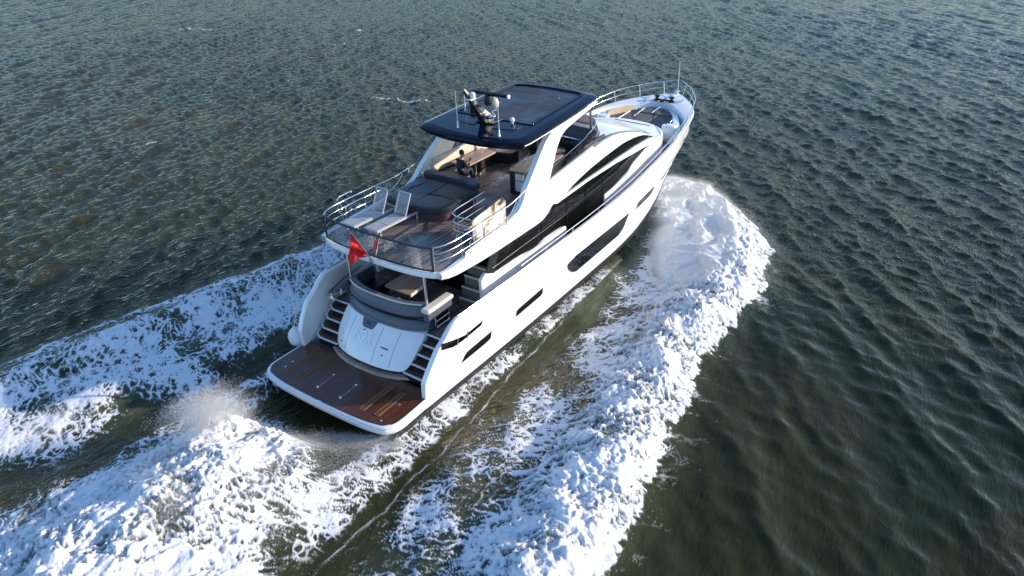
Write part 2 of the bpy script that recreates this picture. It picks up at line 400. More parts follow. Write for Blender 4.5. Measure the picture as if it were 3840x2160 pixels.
# --- transom: garage door, steps, sill
def tr_x(y, z):
    t = (z-.75)/(1.86-.75); a = .62+t*.93+.10*math.sin(math.pi*min(1, max(0, t)))*-1; e = abs(y)/1.75
    return a + .40*e**2.6*(1.05-.2*t)
zt_ = lambda y: 1.84
TP = [(-1.70, 1.84), (-1.76, 1.70), (-1.68, 1.1), (-1.52, .78), (1.58, .78), (1.72, 1.1), (1.78, 1.70), (1.74, 1.84)]
door = shell(rounded(TP, [.06, .1, .3, .32, .32, .3, .1, .06], 6), lambda u, v, o: (tr_x(u, v)-o, u, v), .9, .18, .12).build('garage_door', M['white'], Y, smooth=40)
for y0 in (1.05, -.28, -.98):
    b = MB(); b.tube([(tr_x(y0, z)-.001, y0, z) for z in np.linspace(.86, 1.78, 12)], .006, 5); b.build('door_seam', M['vinylgrey'], door)
# badge, lock and latch on the door
b = shell([(.02, 1.84), (.10, 1.68), (.16, 1.64), (.56, 1.64), (.62, 1.68), (.72, 1.84)], lambda u, v, o: (tr_x(u, v)-.006-o, u, v), .02, .15, .1); b.build('badge_plate', M['vinylgrey'], door)
b = MB(); b.lathe((tr_x(.38, 1.74)-.03, .38, 1.74), [(.075, 0), (.075, .03)], 16, 'x'); bd = b.build('badge', M['steel'], door, smooth=40)
b = MB()
for dy in (-.018, .018): b.lathe((tr_x(.38, 1.74)-.036, .38+dy, 1.745), [(.02, 0), (.02, .008)], 10, 'x')
b.build('emblem', M['black'], bd)
b = MB(); b.lathe((tr_x(.42, 1.58)-.02, .42, 1.58), [(.05, 0), (.04, .02)], 12, 'x'); b.build('lock', M['vinylgrey'], door)
b = MB(); b.box((tr_x(-.62, 1.33)-.005, -.62, 1.33), (.03, .30, .05)); b.build('latch', M['vinylgrey'], door, bevel=.01)
for y_, z_ in ((-.62, 1.14), (1.35, .98)):
    b = MB(); b.lathe((tr_x(y_, z_)-.012, y_, z_), [(.03, 0), (.03, .02)], 12, 'x'); b.build('drain_plug', M['vinylgrey'], door)
# yacht name in raised white letters
fc = bpy.data.curves.new('name_letters', 'FONT'); fc.body = 'FOR'; fc.size = .42; fc.extrude = .012; fc.shear = .18; fc.space_character = 1.12; fc.align_x = 'CENTER'; fc.offset = .006
fo = bpy.data.objects.new('tmp', fc); col.objects.link(fo); bpy.context.view_layer.update()
me = bpy.data.meshes.new_from_object(fo.evaluated_get(bpy.context.evaluated_depsgraph_get())); bpy.data.objects.remove(fo)
for v in me.vertices:
    u, h, d = v.co; y = .38-u; z = 1.30+h*.98; v.co = (tr_x(y, z)-.012-d, y, z)
me.materials.clear(); me.materials.append(mat('name_letter_white', (.88, .87, .85), .3, coat=.5))
lo = bpy.data.objects.new('name_lettering', me); col.objects.link(lo); lo.parent = door
# platform sill under the door
b = MB(); rr = []
for y in np.linspace(-2.5, 2.5, 41):
    x = tr_x(min(max(y, -1.7), 1.7), .76)-.06 + (max(0, abs(y)-1.7))*.25
    rr.append([(x-.10, y, .575), (x-.06, y, .66), (x+.10, y, .68), (x+.25, y, .60)])
b.loft(rr, closed=False); b.build('transom_sill', M['tablewood'], Y, smooth=40)
b = MB(); b.prism([(tr_x(y, .8)+.1 if abs(y) <= 1.72 else 1.15, y) for y in np.linspace(-2.6, 2.6, 30)] + [(2.6, 2.6), (2.6, -2.6)], .585, .80); b.build('transom_base', M['frame'], Y)
# boarding steps, both sides
for sgn in (1, -1):
    ST = empty('boarding_steps', Y)
    for k in range(5):
        z = .83+.243*k; x0 = .86+.262*k
        poly = [(x0+.02, 1.55), (x0, 2.40), (x0+.14, 2.62), (x0+.55, 2.82), (x0+.95, 2.82), (x0+.95, 1.55)]
        poly = [(x, sgn*y) for x, y in poly]
        b = MB(); b.prism(rounded(poly, .03, 3), z-.26, z-.03); b.build('riser', M['frame'], ST)
        b = MB(); pt = [(x0-.01, 1.5), (x0-.03, 2.40), (x0+.13, 2.66), (x0+.55, 2.84), (x0+.95, 2.84), (x0+.95, 1.5)]
        b.prism(rounded([(x, sgn*y) for x, y in pt], .03, 3), z-.03, z-.002); b.build('nosing', M['white2'], ST)
        b = MB(); pt = [(x0+.05, 1.5), (x0+.04, 2.38), (x0+.18, 2.60), (x0+.55, 2.76), (x0+.95, 2.76), (x0+.95, 1.5)]
        b.prism([(x, sgn*y) for x, y in pt], z-.012, z+.004); b.build('tread', M['teakstep'], ST)

# --- cockpit and side decks
b = MB(); rr = []
for x in [2.0] + [2.2+.4*i for i in range(58)]:
    y = max(HT['ys'](x)-.18, .02)
    if x > 23.9: break
    rr.append([(x, -y, deck_z(x)), (x, 0, deck_z(x)), (x, y, deck_z(x))])
b.loft(rr, closed=False); b.build('main_deck', M['teakdeck'], Y)
# coaming behind the settee: two dark rolled bands
def band(z0, z1, xo, hw, thick, name, m, lip):
    rr = []
    ys = list(np.linspace(-hw, hw, 41))
    for y in ys:
        e = abs(y)/hw; x = xo+.42*e**3.0+.06*e
        rr.append([(x+.02, y, z0), (x-.05, y, z0+.05), (x-.06+lip*.3, y, (z0+z1)/2), (x-.02+lip, y, z1-.05), (x+.04+lip, y, z1), (x+thick, y, z1-.01), (x+thick, y, z0)])
    bb = MB(); bb.loft(rr, True, True); return bb.build(name, m, Y, smooth=40)
band(1.88, 2.20, 1.55, 1.80, .6, 'settee_coaming', M['vinylgrey'], .05)
band(2.36, 2.80, 1.585, 1.78, .30, 'settee_back', M['vinylgrey'], .08)
b = MB(); rr = []
for y in np.linspace(-1.62, 1.62, 41):
    e = abs(y)/1.7; x = 1.74+.40*e**3; rr.append([(x, y, 2.12), (x, y, 2.42), (x+.12, y, 2.42), (x+.12, y, 2.12)])
b.loft(rr, True, True); b.build('coaming_recess', M['black'], Y)
# U-shaped settee
st = empty('settee', Y)
b = MB(); b.prism(rounded([(1.95, -1.70), (3.0, -1.70), (3.0, -1.05), (2.45, -1.05), (2.45, 1.05), (3.3, 1.05), (3.3, 1.72), (1.95, 1.72)], .12), 1.88, 2.30); b.build('seat', M['vinylblack'], st, bevel=.04)
b = MB(); b.box((2.50, 1.70, 2.55), (1.35, .22, .5)); b.build('armrest_back', M['vinyl'], st, bevel=.08, seg=4)
b = MB(); b.box((2.42, -1.88, 2.52), (1.25, .22, .36)); b.build('armrest_base', M['vinylgrey'], st, bevel=.06, seg=3)
b = MB(); b.box((2.42, -1.88, 2.74), (1.32, .34, .16)); b.build('armrest_cushion', M['cream'], st, bevel=.07, seg=4)
b = MB(); b.tube([(x+.04+.11, y, 2.815) for x, y in [(1.53+.42*(abs(q)/1.78)**3, q) for q in np.linspace(-1.6, 1.6, 30)]], .028, 6); b.build('piping', M['cream'], st, smooth=60)
# cockpit table
tb = empty('cockpit_table', Y)
b = MB(); b.prism(rounded([(2.50, -.56), (3.60, -.48), (3.60, .56), (2.52, .58)], .1), 2.56, 2.61); b.build('tabletop', M['tablewood'], tb, bevel=.008)
b = MB(); b.prism(rounded([(2.55, -.62), (3.40, -.56), (3.40, -.50), (2.55, -.54)], .02), 2.50, 2.605)
for k in range(4): pass
b.build('rim', M['cream'], tb)
for y in (-.3, .3):
    b = MB(); b.lathe((3.05, y, 1.88), [(.2, 0), (.2, .03), (.06, .06), (.05, .66), (.12, .68)], 16); b.build('leg', M['steel'], tb, smooth=40)
for k in range(6):
    b = MB(); b.lathe((2.62+.14*k, -.535, 2.60), [(.03, 0), (.03, .012)], 10); b.build('cup_holder', M['black'], tb)
# overhang posts
for y in (1.66, -1.72):
    b = MB(); b.tube([(2.10, y, 1.9), (2.09, y, 3.2), (2.07, y, 4.0)], .048, 12); b.build('overhang_post', M['steel'], Y, smooth=60)
# gate by the starboard steps, and port gate
for sgn in (-1, 1):
    b = MB(); y = sgn*1.98
    for z in (2.55, 2.62, 2.68) if sgn < 0 else (2.45, 2.60):
        pass
    P = rounded([(2.15, 1.92), (2.18, 2.58), (2.85, 2.58), (2.85, 1.92)], .12, 5)
    b.tube([(x, y-.02*sgn, z) for x, z in P], .022, 7)
    b.tube([(2.17, y, 2.2), (2.85, y, 2.2)], .016, 6); b.tube([(2.2, y, 1.98), (2.83, y, 1.98)], .016, 6)
    g = b.build('boarding_gate', M['steel'], Y, smooth=60)
    b = MB(); b.box((2.51, y, 2.28), (.58, .012, .5)); b.build('gate_panel', M['glass'], g)
# port bulwark: rail and cushion seen inside
b = MB()
b.tube([(1.75, 2.55, 2.12), (2.6, 2.6, 2.3), (3.5, 2.62, 2.35)], .02, 6); b.tube([(1.8, 2.5, 1.95), (2.6, 2.55, 2.1), (3.4, 2.6, 2.15)], .016, 6)
for x in (1.9, 2.5, 3.1): b.tube([(x, 2.55, 1.85), (x+.03, 2.56, 2.2)], .016, 6)
b.build('cockpit_rail', M['frame'], Y, smooth=60)
b = MB(); b.box((1.97, 2.42, 1.92), (.6, .38, .16)); b.lathe((1.75, 2.4, 1.88), [(.09, 0), (.09, .12), (.05, .16), (.07, .24)], 12); b.lathe((2.2, 2.4, 1.88), [(.09, 0), (.09, .12), (.05, .16), (.07, .24)], 12)
b.build('mooring_winch', M['steel'], Y, smooth=40, bevel=.02)
# stairway from cockpit to flybridge
sw = empty('flybridge_stairs', Y)
for k in range(7):
    x0 = 3.86+.19*k; z = 2.14+.34*k
    b = MB(); b.box((x0+.16, -1.98, z-.17), (.30, .80, .32)); b.build('riser', M['padgrey'], sw)
    b = MB(); b.box((x0+.015, -1.98, z-.01), (.05, .80, .045)); b.build('nosing', M['cream'], sw)
    b = MB(); b.box((x0+.18, -1.98, z-.004), (.28, .78, .03)); b.build('tread', M['teakdeck'], sw)
# --- deckhouse: dark glass core, white panels and spear over it
b = MB(); rr = []
for x in [4.6, 5, 6, 7, 8, 9, 10, 11, 12, 13, 14, 15, 16, 17, 17.6]:
    r = []
    zt = 4.72 if x < 15 else Sp([(15, 4.70), (16, 4.48), (17, 4.15), (17.6, 3.9)])(x)
    if x < 9: zt = 4.0
    for z in np.linspace(1.9, zt, 10): r.append((x, house_y(x, z)-.02, z))
    r += [(x, r[-1][1]-.12, zt), (x, r[-1][1]-.16, min(zt, 4.10))]
    rr.append(r + [(p[0], -p[1], p[2]) for p in r[::-1]])
b.loft(rr, True, True); house = b.build('deckhouse_glazing', M['glass'], Y, smooth=25)
def hs(poly, off, thick, sgn, du=.4, dv=.15):
    return shell(poly, lambda u, v, o: (u, sgn*(house_y(u, v)+off+o), v), thick, du, dv)
for sgn in (-1, 1):
    aftp = [(4.05, 1.9), (4.05, 2.98), (4.34, 3.10), (4.75, 2.90), (5.0, 2.88), (6.26, 2.85), (6.8, 2.78), (7.4, 2.73), (8.0, 2.83), (9.2, 2.79), (9.56, 2.71), (9.62, 2.3), (9.62, 1.9)]
    hs(rounded(aftp, [0, .12, .05, .1, 0, .2, .2, .2, .2, .1, .08, .05, 0]), .03, .12, sgn).build('side_panel', M['white'], Y, smooth=40)
    fwdp = [(12.70, 1.95), (12.70, 2.86), (13.36, 2.87), (14.14, 3.01), (14.86, 3.10), (15.32, 3.33), (16.6, 3.56), (17.4, 3.64), (18.9, 3.5), (18.9, 2.3)]
    hs(rounded(fwdp, [0, .08, .1, .2, .1, .2, .3, .2, 0, 0]), .03, .12, sgn).build('side_panel', M['white'], Y, smooth=40)
    spear = [(8.5, 4.02), (8.93, 3.89), (9.47, 3.91), (11.35, 3.96), (13.75, 3.92), (16.0, 3.77), (17.6, 3.64), (18.6, 3.56), (18.6, 3.64), (17.4, 3.90), (17.23, 3.96), (15.5, 4.06), (13.77, 4.08), (11.36, 4.05), (9.48, 4.02)]
    hs(spear, .06, .16, sgn, .4, .08).build('side_spear', M['white'], Y, smooth=40)
    # slanted dark end pillar of the saloon
    shell([(4.36, 3.07), (4.78, 2.9), (5.25, 3.85), (4.75, 3.85)], lambda u, v, o: (u, sgn*(house_y(u, v)+.035+o), v), .06, .3, .3).build('saloon_pillar', M['frame'], Y)
    for x, z0_, z1_ in ((11.35, 4.1, 4.6), (13.1, 4.1, 4.6), (6.2, 2.2, 3.9), (7.9, 2.2, 3.9), (9.7, 2.2, 3.9), (11.2, 2.2, 3.9), (12.6, 2.2, 3.9)):
        b = MB(); b.tube([(x, sgn*(house_y(x, z)+.001), z) for z in np.linspace(z0_, z1_, 6)], .012, 5); b.build('window_mullion', M['frame'], house)
    b = MB(); b.tube([(4.7, sgn*2.45, 3.12), (6.2, sgn*2.50, 3.20), (9.0, sgn*2.50, 3.24), (11.6, sgn*2.5, 3.30), (14.4, sgn*2.48, 3.45)], .017, 6)
    for x in (5.4, 7.3, 9.1, 10.9): b.tube([(x, sgn*2.49, 3.18), (x, sgn*2.41, 3.02)], .012, 5)
    b.build('side_handrail', M['frame'], Y, smooth=60)
b = MB(); b.box((4.75, 0, 2.9), (.08, 4.7, 2.1)); b.build('saloon_doors', M['glass'], Y)
# --- upper body: overhang sides rising into the flybridge coaming and the brow over the upper windows
Bz = Sp([(1.9, 4.06), (2.3, 3.98), (3.15, 3.90), (4.4, 3.82), (6.58, 3.73), (7.68, 3.67), (8.3, 3.80), (8.6, 3.98), (9.48, 4.02), (9.95, 4.15), (11.55, 4.40), (13.19, 4.52), (14.3, 4.56), (15.3, 4.50), (16.2, 4.36), (17.25, 4.05), (17.5, 3.95)])
Tz = Sp([(1.9, 4.28), (2.5, 4.31), (4, 4.40), (5.5, 4.52), (6.5, 4.66), (8, 4.86), (10, 4.96), (13, 5.02), (14, 4.98), (15, 4.84), (16.2, 4.52), (17.25, 4.10), (17.5, 3.99)])
By = Sp([(1.9, 2.60), (2.3, 2.68), (3, 2.70), (6, 2.64), (8, 2.52), (9, 2.45), (10, 2.44), (14, 2.41), (16, 2.38), (17.5, 2.30)])
Ty = Sp([(1.9, 2.62), (2.3, 2.70), (3, 2.72), (5, 2.62), (7, 2.48), (9, 2.34), (11, 2.22), (13, 2.06), (14, 2.02), (15, 2.06), (16.2, 2.20), (17.5, 2.28)])
b = MB(); rr = []
for x in list(np.arange(1.9, 17.5, .3))+[17.5]:
    zb, ztp, yb, yt = Bz(x), Tz(x), By(x), Ty(x); h = ztp-zb
    ym = (yb+yt)/2+.06*min(1, h/.5)
    yin = min(yt-.16, 2.5) if x < 14 else yt-.10
    zf = 4.24 if x < 14.2 else ztp-.06
    if x > 14.2: yin = yt-.1
    r = [(x, yb-.25 if x < 8.6 else yb-.08, zb+.01), (x, yb-.02, zb), (x, yb+.012, zb+.06*min(1, h/.3)), (x, (yb*2+ym)/3+.012, zb+h*.35), (x, ym, zb+h*.62), (x, yt+.015, ztp-.05*min(1, h/.3)), (x, yt-.03, ztp), (x, yin+.03, ztp-.005), (x, yin, ztp-.04), (x, yin-.02, min(zf, ztp-.05))]
    rr.append(r)
b.loft(rr, closed=False); b.mirror(); upper = b.build('flybridge_moulding', M['white'], Y, smooth=35)
# grey inlay groove along the brow
for sgn in (-1, 1):
    b = MB(); ra = []
    for x in np.linspace(12.3, 17.3, 24):
        z = Tz(x); h = Tz(x)-Bz(x); k_ = min(1, max(.05, (x-12.3)/1.6)); ra.append([(x, sgn*(Ty(x)+.035), z-.05-(.05+.05*min(1, h/.4))*k_), (x, sgn*(Ty(x)+.03), z-.04), (x, sgn*(Ty(x)-.01), z+.008), (x, sgn*(Ty(x)-.03-.09*k_), z+.010)])
    b.loft(ra, closed=False); b.build('brow_inlay', M['vinylgrey'], upper, smooth=40)
# roof ahead of the flybridge, windscreen, foredeck shoulder
b = MB(); rr = []
for x in np.linspace(12.6, 17.6, 14):
    r = []
    for e in np.linspace(-1, 1, 17):
        xx = x - .55*abs(e)**2.2*max(0, (x-14)/3.6)
        z0 = Tz(min(xx, 17.4)); zc_ = Sp([(12.6, 5.06), (14.2, 5.07), (15, 5.0), (16, 4.78), (17, 4.52), (17.6, 4.36)])(x)
        r.append((xx, e*(Ty(xx)-.02), z0*abs(e)**2.5 + zc_*(1-abs(e)**2.5)))
    rr.append(r)
b.loft(rr, closed=False); b.build('coach_roof', M['white'], Y, smooth=40)
b = MB(); r0 = []; r1 = []
for e in np.linspace(-1, 1, 17):
    r0.append((17.6-.55*abs(e)**2.2, e*2.26, 4.32*(1-abs(e)**2.5)+3.98*abs(e)**2.5)); r1.append((19.6-.9*abs(e)**2, e*2.0, 3.5))
b.loft([r0, r1], closed=False); b.build('windscreen', M['glass'], Y, smooth=40)
sh = [(17.0, -2.36), (18.4, -2.34), (19.0, -2.2), (19.5, -1.98), (19.95, -1.62), (20.2, -1.2), (20.35, -.6), (20.4, 0)]
sh = cr(sh, 3); sh = sh + [(x, -y) for x, y in sh[::-1][1:]]
b = MB(); b.loft([[(x+.05, y*1.01, 2.5) for x, y in sh], [(x, y, 3.40) for x, y in sh], [(x-.03, y*.99, 3.54) for x, y in sh], [(x-.12, y*.95, 3.60) for x, y in sh]], True, True)
b.build('foredeck_shoulder', M['white'], Y, smooth=40)
b = MB(); b.tube([(17.2, -.55, 4.55), (18.2, -1.2, 4.18), (18.75, -1.55, 3.98)], .018, 6); b.tube([(17.25, -.7, 4.53), (18.3, -1.35, 4.13)], .015, 6); b.build('wiper', M['frame'], Y)

# --- flybridge deck
dk = [(1.62, 0), (1.62, .9), (1.68, 1.7), (1.82, 2.25), (2.0, 2.52), (2.4, 2.68), (4, 2.66), (6, 2.5), (9, 2.25), (12, 2.05), (14, 1.8), (14.4, 0)]
dk = cr(dk, 3); dk = dk + [(x, -y) for x, y in dk[::-1][1:-1]]
b = MB(); b.loft([[(x+.10 if x < 2.3 else x, y*.97, 4.00) for x, y in dk], [(x+.015, y*.998, 4.05) for x, y in dk], [(x, y, 4.12) for x, y in dk], [(x, y, 4.20) for x, y in dk], [(x+.02, y*.995, 4.235) for x, y in dk]], True, True)
b.build('flybridge_overhang', M['white'], Y, smooth=40)
b = MB(); b.prism([(x+.14 if x < 2 else x, y*.93) for x, y in dk], 4.2, 4.262); b.build('flybridge_deck', M['teakdeck'], Y)

# --- hardtop legs
outer = [(5.2, 4.38), (5.95, 4.50), (6.54, 4.80), (6.9, 5.20), (7.51, 5.68), (8.37, 6.32), (8.9, 6.62), (9.6, 6.78), (12.2, 6.88), (12.5, 6.80), (11.65, 6.66), (10.6, 6.52), (9.95, 6.42), (9.55, 6.28), (9.17, 5.98), (8.62, 5.30), (8.25, 4.86), (7.6, 4.66), (6.4, 4.42)]
def leg_y(u, v): return 2.62-.30*min(1, max(0, (v-4.4)/2.0))-.06*max(0, (u-7.5)/3)
for sgn in (-1, 1):
    shell(rounded(outer, .12, 3), lambda u, v, o: (u, sgn*(leg_y(u, v)-.06+o), v), .20, .3, .25).build('hardtop_leg', M['white'], Y, smooth=30, bevel=.03, seg=3)

# --- hardtop
ht = empty('hardtop', Y)
hp = [(6.50, 0), (6.53, .8), (6.66, 1.5), (6.82, 1.98), (6.95, 2.20), (7.15, 2.29), (7.6, 2.32), (9.5, 2.29), (11.0, 2.22), (12.1, 2.12), (12.55, 2.04), (12.74, 1.92), (12.85, 1.6), (13.02, .8), (13.08, 0)]
hp = cr(hp, 4); hp = hp + [(x, -y) for x, y in hp[::-1][1:-1]]
zh = lambda x: 6.66+.035*(x-6.5)
def hring(d, dz): return [(x+(9.8-x)/3.3*d, y*(1-d/2.3), zh(x)+dz) for x, y in hp]
b = MB(); b.loft([hring(.01, -.03), hring(-.005, .0), hring(-.005, .03), hring(.02, .06), hring(.08, .095), hring(.20, .125), hring(.30, .15)], True, False)
top_in = hring(.30, .15)
# deck of the hardtop around the sunroof opening
sr = rounded([(8.42, -1.70), (12.30, -1.60), (12.45, -1.3), (12.55, 0), (12.45, 1.3), (12.30, 1.60), (8.42, 1.70)], [.15, .1, .2, .5, .2, .1, .15], 6)
b.build('roof_edge', M['navy'], ht, smooth=40)
bm = bmesh.new(); o1 = [bm.verts.new(p) for p in top_in]; o2 = [bm.verts.new((x, y, zh(x)+.165)) for x, y in sr]
e1 = [bm.edges.new((o1[i], o1[(i+1) % len(o1)])) for i in range(len(o1))]; e2 = [bm.edges.new((o2[i], o2[(i+1) % len(o2)])) for i in range(len(o2))]
bmesh.ops.triangle_fill(bm, use_beauty=True, edges=e1+e2)
bm.verts.index_update(); V = [tuple(v.co) for v in bm.verts]; F = [tuple(v.index for v in f.verts) for f in bm.faces]; bm.free()
b = MB(); b.add(V, F); b.build('roof_skin', M['navy'], ht, smooth=50)
b = MB(); b.loft([[(x, y, zh(x)+.165) for x, y in sr], [(x, y, zh(x)+.20) for x, y in sr], [(x+(10.4-x)*.02, y*.97, zh(x)+.20) for x, y in sr], [(x+(10.4-x)*.02, y*.97, zh(x)+.10) for x, y in sr]], True, False)
b.build('sunroof_frame', M['navy'], ht, smooth=30)
M['louvre'] = teak('dark_louvre', (.030, .031, .036), (.072, .072, .076), .105, .45, axis=0, seam=.12, rvar=.14)
b = MB(); b.prism([(x+(10.4-x)*.018, y*.972) for x, y in sr], lambda x, y: zh(x)+.10, lambda x, y: zh(x)+.135); b.build('sunroof', M['louvre'], ht)
b = MB(); b.loft([hring(.0, -.002), hring(.0, -.05), hring(.06, -.085), hring(.25, -.12), hring(.7, -.15)], True, False)
r_ = hring(.7, -.15); b.add(r_, [tuple(range(len(r_)))]); b.build('roof_underside', M['white'], ht, smooth=40)
b = MB(); hA = sorted([p_ for p_ in hp if p_[0] < 7.1], key=lambda p_: p_[1])
b.loft([[(x-.012, y*1.004, zh(x)+.0), (x-.010, y*1.003, zh(x)-.06), (x+.05, y*.985, zh(x)-.13), (x+.10, y*.97, zh(x)-.13)] for x, y in hA], closed=False); b.build('aft_skirt', M['navy'], ht, smooth=40)
for x, y in ((10.2, .9), (9.3, .5), (11.6, -.9), (10.9, 1.2), (9.8, 1.0)):
    b = MB(); b.lathe((x, y, zh(x)+.135), [(.04, 0), (.03, .015), (0, .02)], 10); b.build('roof_light', M['steel'], ht, smooth=40)

# mast with radar, domes and lamps
ms = empty('mast', Y)
b = MB()
def plank(p0, p1, w0, w1, t0, t1):
    p0, p1 = Vector(p0), Vector(p1); d = (p1-p0).normalized(); n = d.cross(Vector((0, 1, 0))).normalized(); s = Vector((0, 1, 0)); r = []
    for p, w_, t in ((p0, w0, t0), (p1, w1, t1)): r.append([tuple(p+n*a*t+s*c*w_) for a, c in ((-1, -1), (1, -1), (1, 1), (-1, 1))])
    return r
b.loft(plank((8.22, 0, 6.86), (7.72, 0, 7.36), .13, .11, .20, .12)); b.loft(plank((7.70, 0, 7.38), (6.84, 0, 8.34), .11, .03, .11, .03))
b.build('blade', M['gold'], ms, bevel=.01)
b = MB(); b.loft(plank((8.02, .0, 6.80), (6.84, 0, 8.26), .16, .045, .09, .02)); b.build('blade_back', M['darkpaint'], ms)
b = MB(); b.prism(rounded([(7.86, -.35), (8.5, -.45), (8.55, .45), (7.86, .35)], .06), lambda x, y: zh(x)+.14, lambda x, y: zh(x)+.22); b.build('mast_foot', M['navy'], ms, bevel=.02)
b = MB(); b.box((7.75, -.42, 8.02), (.11, 1.5, .12)); rb = b.build('radar_scanner', M['navy'], ms, bevel=.04, seg=3)
b = MB(); b.lathe((7.75, -1.20, 8.02), [(.07, -.03), (.07, .03)], 14, 'y'); b.build('scanner_cap', M['white'], rb)
b = MB(); b.lathe((7.75, -.33, 7.62), [(.13, 0), (.15, .08), (.12, .32), (.06, .36)], 16); b.box((7.6, -.17, 7.66), (.5, .34, .05)); b.build('radar_pedestal', M['darkpaint'], ms, smooth=40)
b = MB(); b.lathe((7.92, -.45, 7.48), [(.12, 0), (.17, .06), (.18, .2), (.14, .32), (.05, .38)], 18); b.build('satellite_dome', M['gold'], ms, smooth=50)
b = MB(); b.lathe((7.15, -.12, 7.98), [(.08, 0), (.10, .04), (.10, .16), (.05, .2)], 16); b.box((7.1, -.05, 7.96), (.3, .3, .03)); b.build('mast_lamp', M['white'], ms, smooth=40)
b = MB(); b.lathe((7.8, -.32, 7.12), [(.14, 0), (.16, .05), (.1, .12)], 14); b.tube(cr([(7.7, -.2, 7.15), (7.75, -.5, 7.2), (7.9, -.5, 7.25), (8.0, -.3, 7.3), (8.05, -.45, 7.38)], 4), .02, 6); b.build('horn', M['steel'], ms, smooth=40)
for (x, y) in ((8.35, .45), (8.3, -.95)):
    b = MB(); b.lathe((x, y, zh(x)+.15), [(.045, 0), (.045, .08), (.085, .11), (.09, .18), (.055, .23), (0, .245)], 16); b.build('gps_dome', M['white'], ms, smooth=50)
b = MB(); b.box((8.9, 1.15, zh(8.9)+.26), (.4, .22, .3)); b.lathe((8.6, .75, zh(8.6)+.17), [(.06, 0), (.06, .1)], 12); b.build('searchlight', M['black'], ms, bevel=.03)
for pt_ in ([(7.55, .25), (8.3, .3), (8.3, 1.1), (7.7, 1.0)], [(7.55, -.5), (8.3, -.45), (8.3, -1.5), (7.75, -1.4)]):
    b = MB(); b.prism(rounded(pt_, .15), lambda x, y: zh(x)+.13, lambda x, y: zh(x)+.175); b.build('equipment_tray', M['navy'], ms, bevel=.015)
for (x, y, h) in ((7.15, .62, 1.35), (7.1, -1.22, 1.3), (8.75, 1.5, .8)):
    b = MB(); z0 = zh(x)+.13; b.lathe((x, y, z0), [(.055, 0), (.05, .03), (.03, .06), (.028, .22), (.012, .26)], 10); b.tube([(x, y, z0+.2), (x-.03, y, z0+h)], [.012, .006], 6); b.build('whip_antenna', M['white'], ms, smooth=40)

# --- flybridge windscreen and its brace
b = MB(); rr = []
wsp = [(7.7, 2.36, 4.86, 5.0), (9, 2.22, 4.95, 5.22), (11, 2.06, 5.0, 5.36), (12.8, 1.86, 5.04, 5.50), (13.8, 1.55, 5.06, 5.56), (14.3, 1.0, 5.08, 5.60), (14.5, 0, 5.08, 5.62)]
wsp = cr(wsp, 4)
half_ = [[(x, -y, z0), (x-(.25 if x > 12 else 0), -y*(.97), z1)] for x, y, z0, z1 in wsp]
ring = half_ + [[(p[0], -p[1], p[2]) for p in r] for r in half_[::-1][1:]]
b.loft(ring, closed=False); wsn = b.build('flybridge_windscreen', M['rose'], Y, smooth=50)
b = MB(); b.tube([r[1] for r in ring], .018, 6); b.build('top_rail', M['steel'], wsn, smooth=60)
b = MB(); b.tube([r[0] for r in ring], .016, 6); b.build('gasket', M['frame'], wsn)
for y in (1.62, -1.62):
    b = MB(); b.tube([(12.94, y, 5.1), (12.82, y*.99, 6.80)], .05, 10); b.build('hardtop_post', M['steel'], Y, smooth=60)

# --- flybridge furniture
sp_ = empty('sunbed', Y)
pad0 = pad = [(4.56, 2.05), (6.55, 2.18), (6.95, 2.15), (7.15, 1.2), (7.15, .1), (6.85, -.42), (4.95, -.50), (4.58, -.1), (4.45, 1.1)]
b = MB(); b.prism([(5.8+(x-5.8)*.93, .86+(y-.86)*.93) for x, y in rounded(pad, .2)], 4.262, 4.60); b.build('base', M['plum'], sp_)
b = MB(); b.loft([[(x, y, z) for x, y in rounded([(5.7+(px-5.7)*s_, .85+(py-.85)*s_) for px, py in pad], .2)] for s_, z in ((.97, 4.58), (1.02, 4.63), (1.025, 4.78), (.99, 4.83), (.9, 4.845))], True, True); b.build('mattress', M['vinyl'], sp_, smooth=40)
b = MB(); b.tube([(4.55, .75, 4.842), (5.3, .8, 4.852), (6.0, .8, 4.852), (6.7, .85, 4.85)], .012, 5); b.tube([(4.9, 1.55, 4.845), (5.6, 1.75, 4.852), (6.1, 1.6, 4.852), (6.5, 1.75, 4.85)], .012, 5); b.tube([(5.5, -.4, 4.85), (5.55, .3, 4.852), (5.45, .78, 4.852)], .012, 5); b.build('seam', M['black'], sp_)
b = MB()
b.loft([[(x, y, z) for x, y in rounded([(6.70, 2.1), (7.05, 2.1), (7.25, 1.0), (7.2, .0), (6.95, -.4), (6.62, -.36), (6.80, .2), (6.82, 1.1)], .1)] for z in (4.8, 4.90, 4.99)], True, True); b.build('headrest', M['vinyl'], sp_, smooth=40, bevel=.03)
dn = empty('dinette', Y)
b = MB(); b.prism(rounded([(7.4, 2.30), (11.2, 2.05), (11.2, .75), (10.6, .75), (10.5, 1.45), (8.0, 1.65), (7.98, .80), (7.4, .80)], .1), 4.262, 4.72); b.build('seat', M['vinylblack'], dn, bevel=.04)
b = MB(); b.prism([(7.4, 2.34), (11.2, 2.08), (11.2, 1.92), (7.4, 2.14)], 4.72, 5.30); b.build('backrest', M['cream'], dn, bevel=.05, seg=3)
b = MB(); b.prism(rounded([(8.06, 1.02), (9.92, .98), (9.96, 1.78), (8.06, 1.86)], .06), 4.94, 5.0); t_ = b.build('tabletop', M['tablewood'], dn, bevel=.01)
b = MB(); b.lathe((9.0, 1.4, 4.26), [(.25, 0), (.25, .03), (.07, .06), (.07, .66), (.2, .68)], 16); b.build('table_leg', M['steel'], dn, smooth=40)
br = empty('wet_bar', Y)
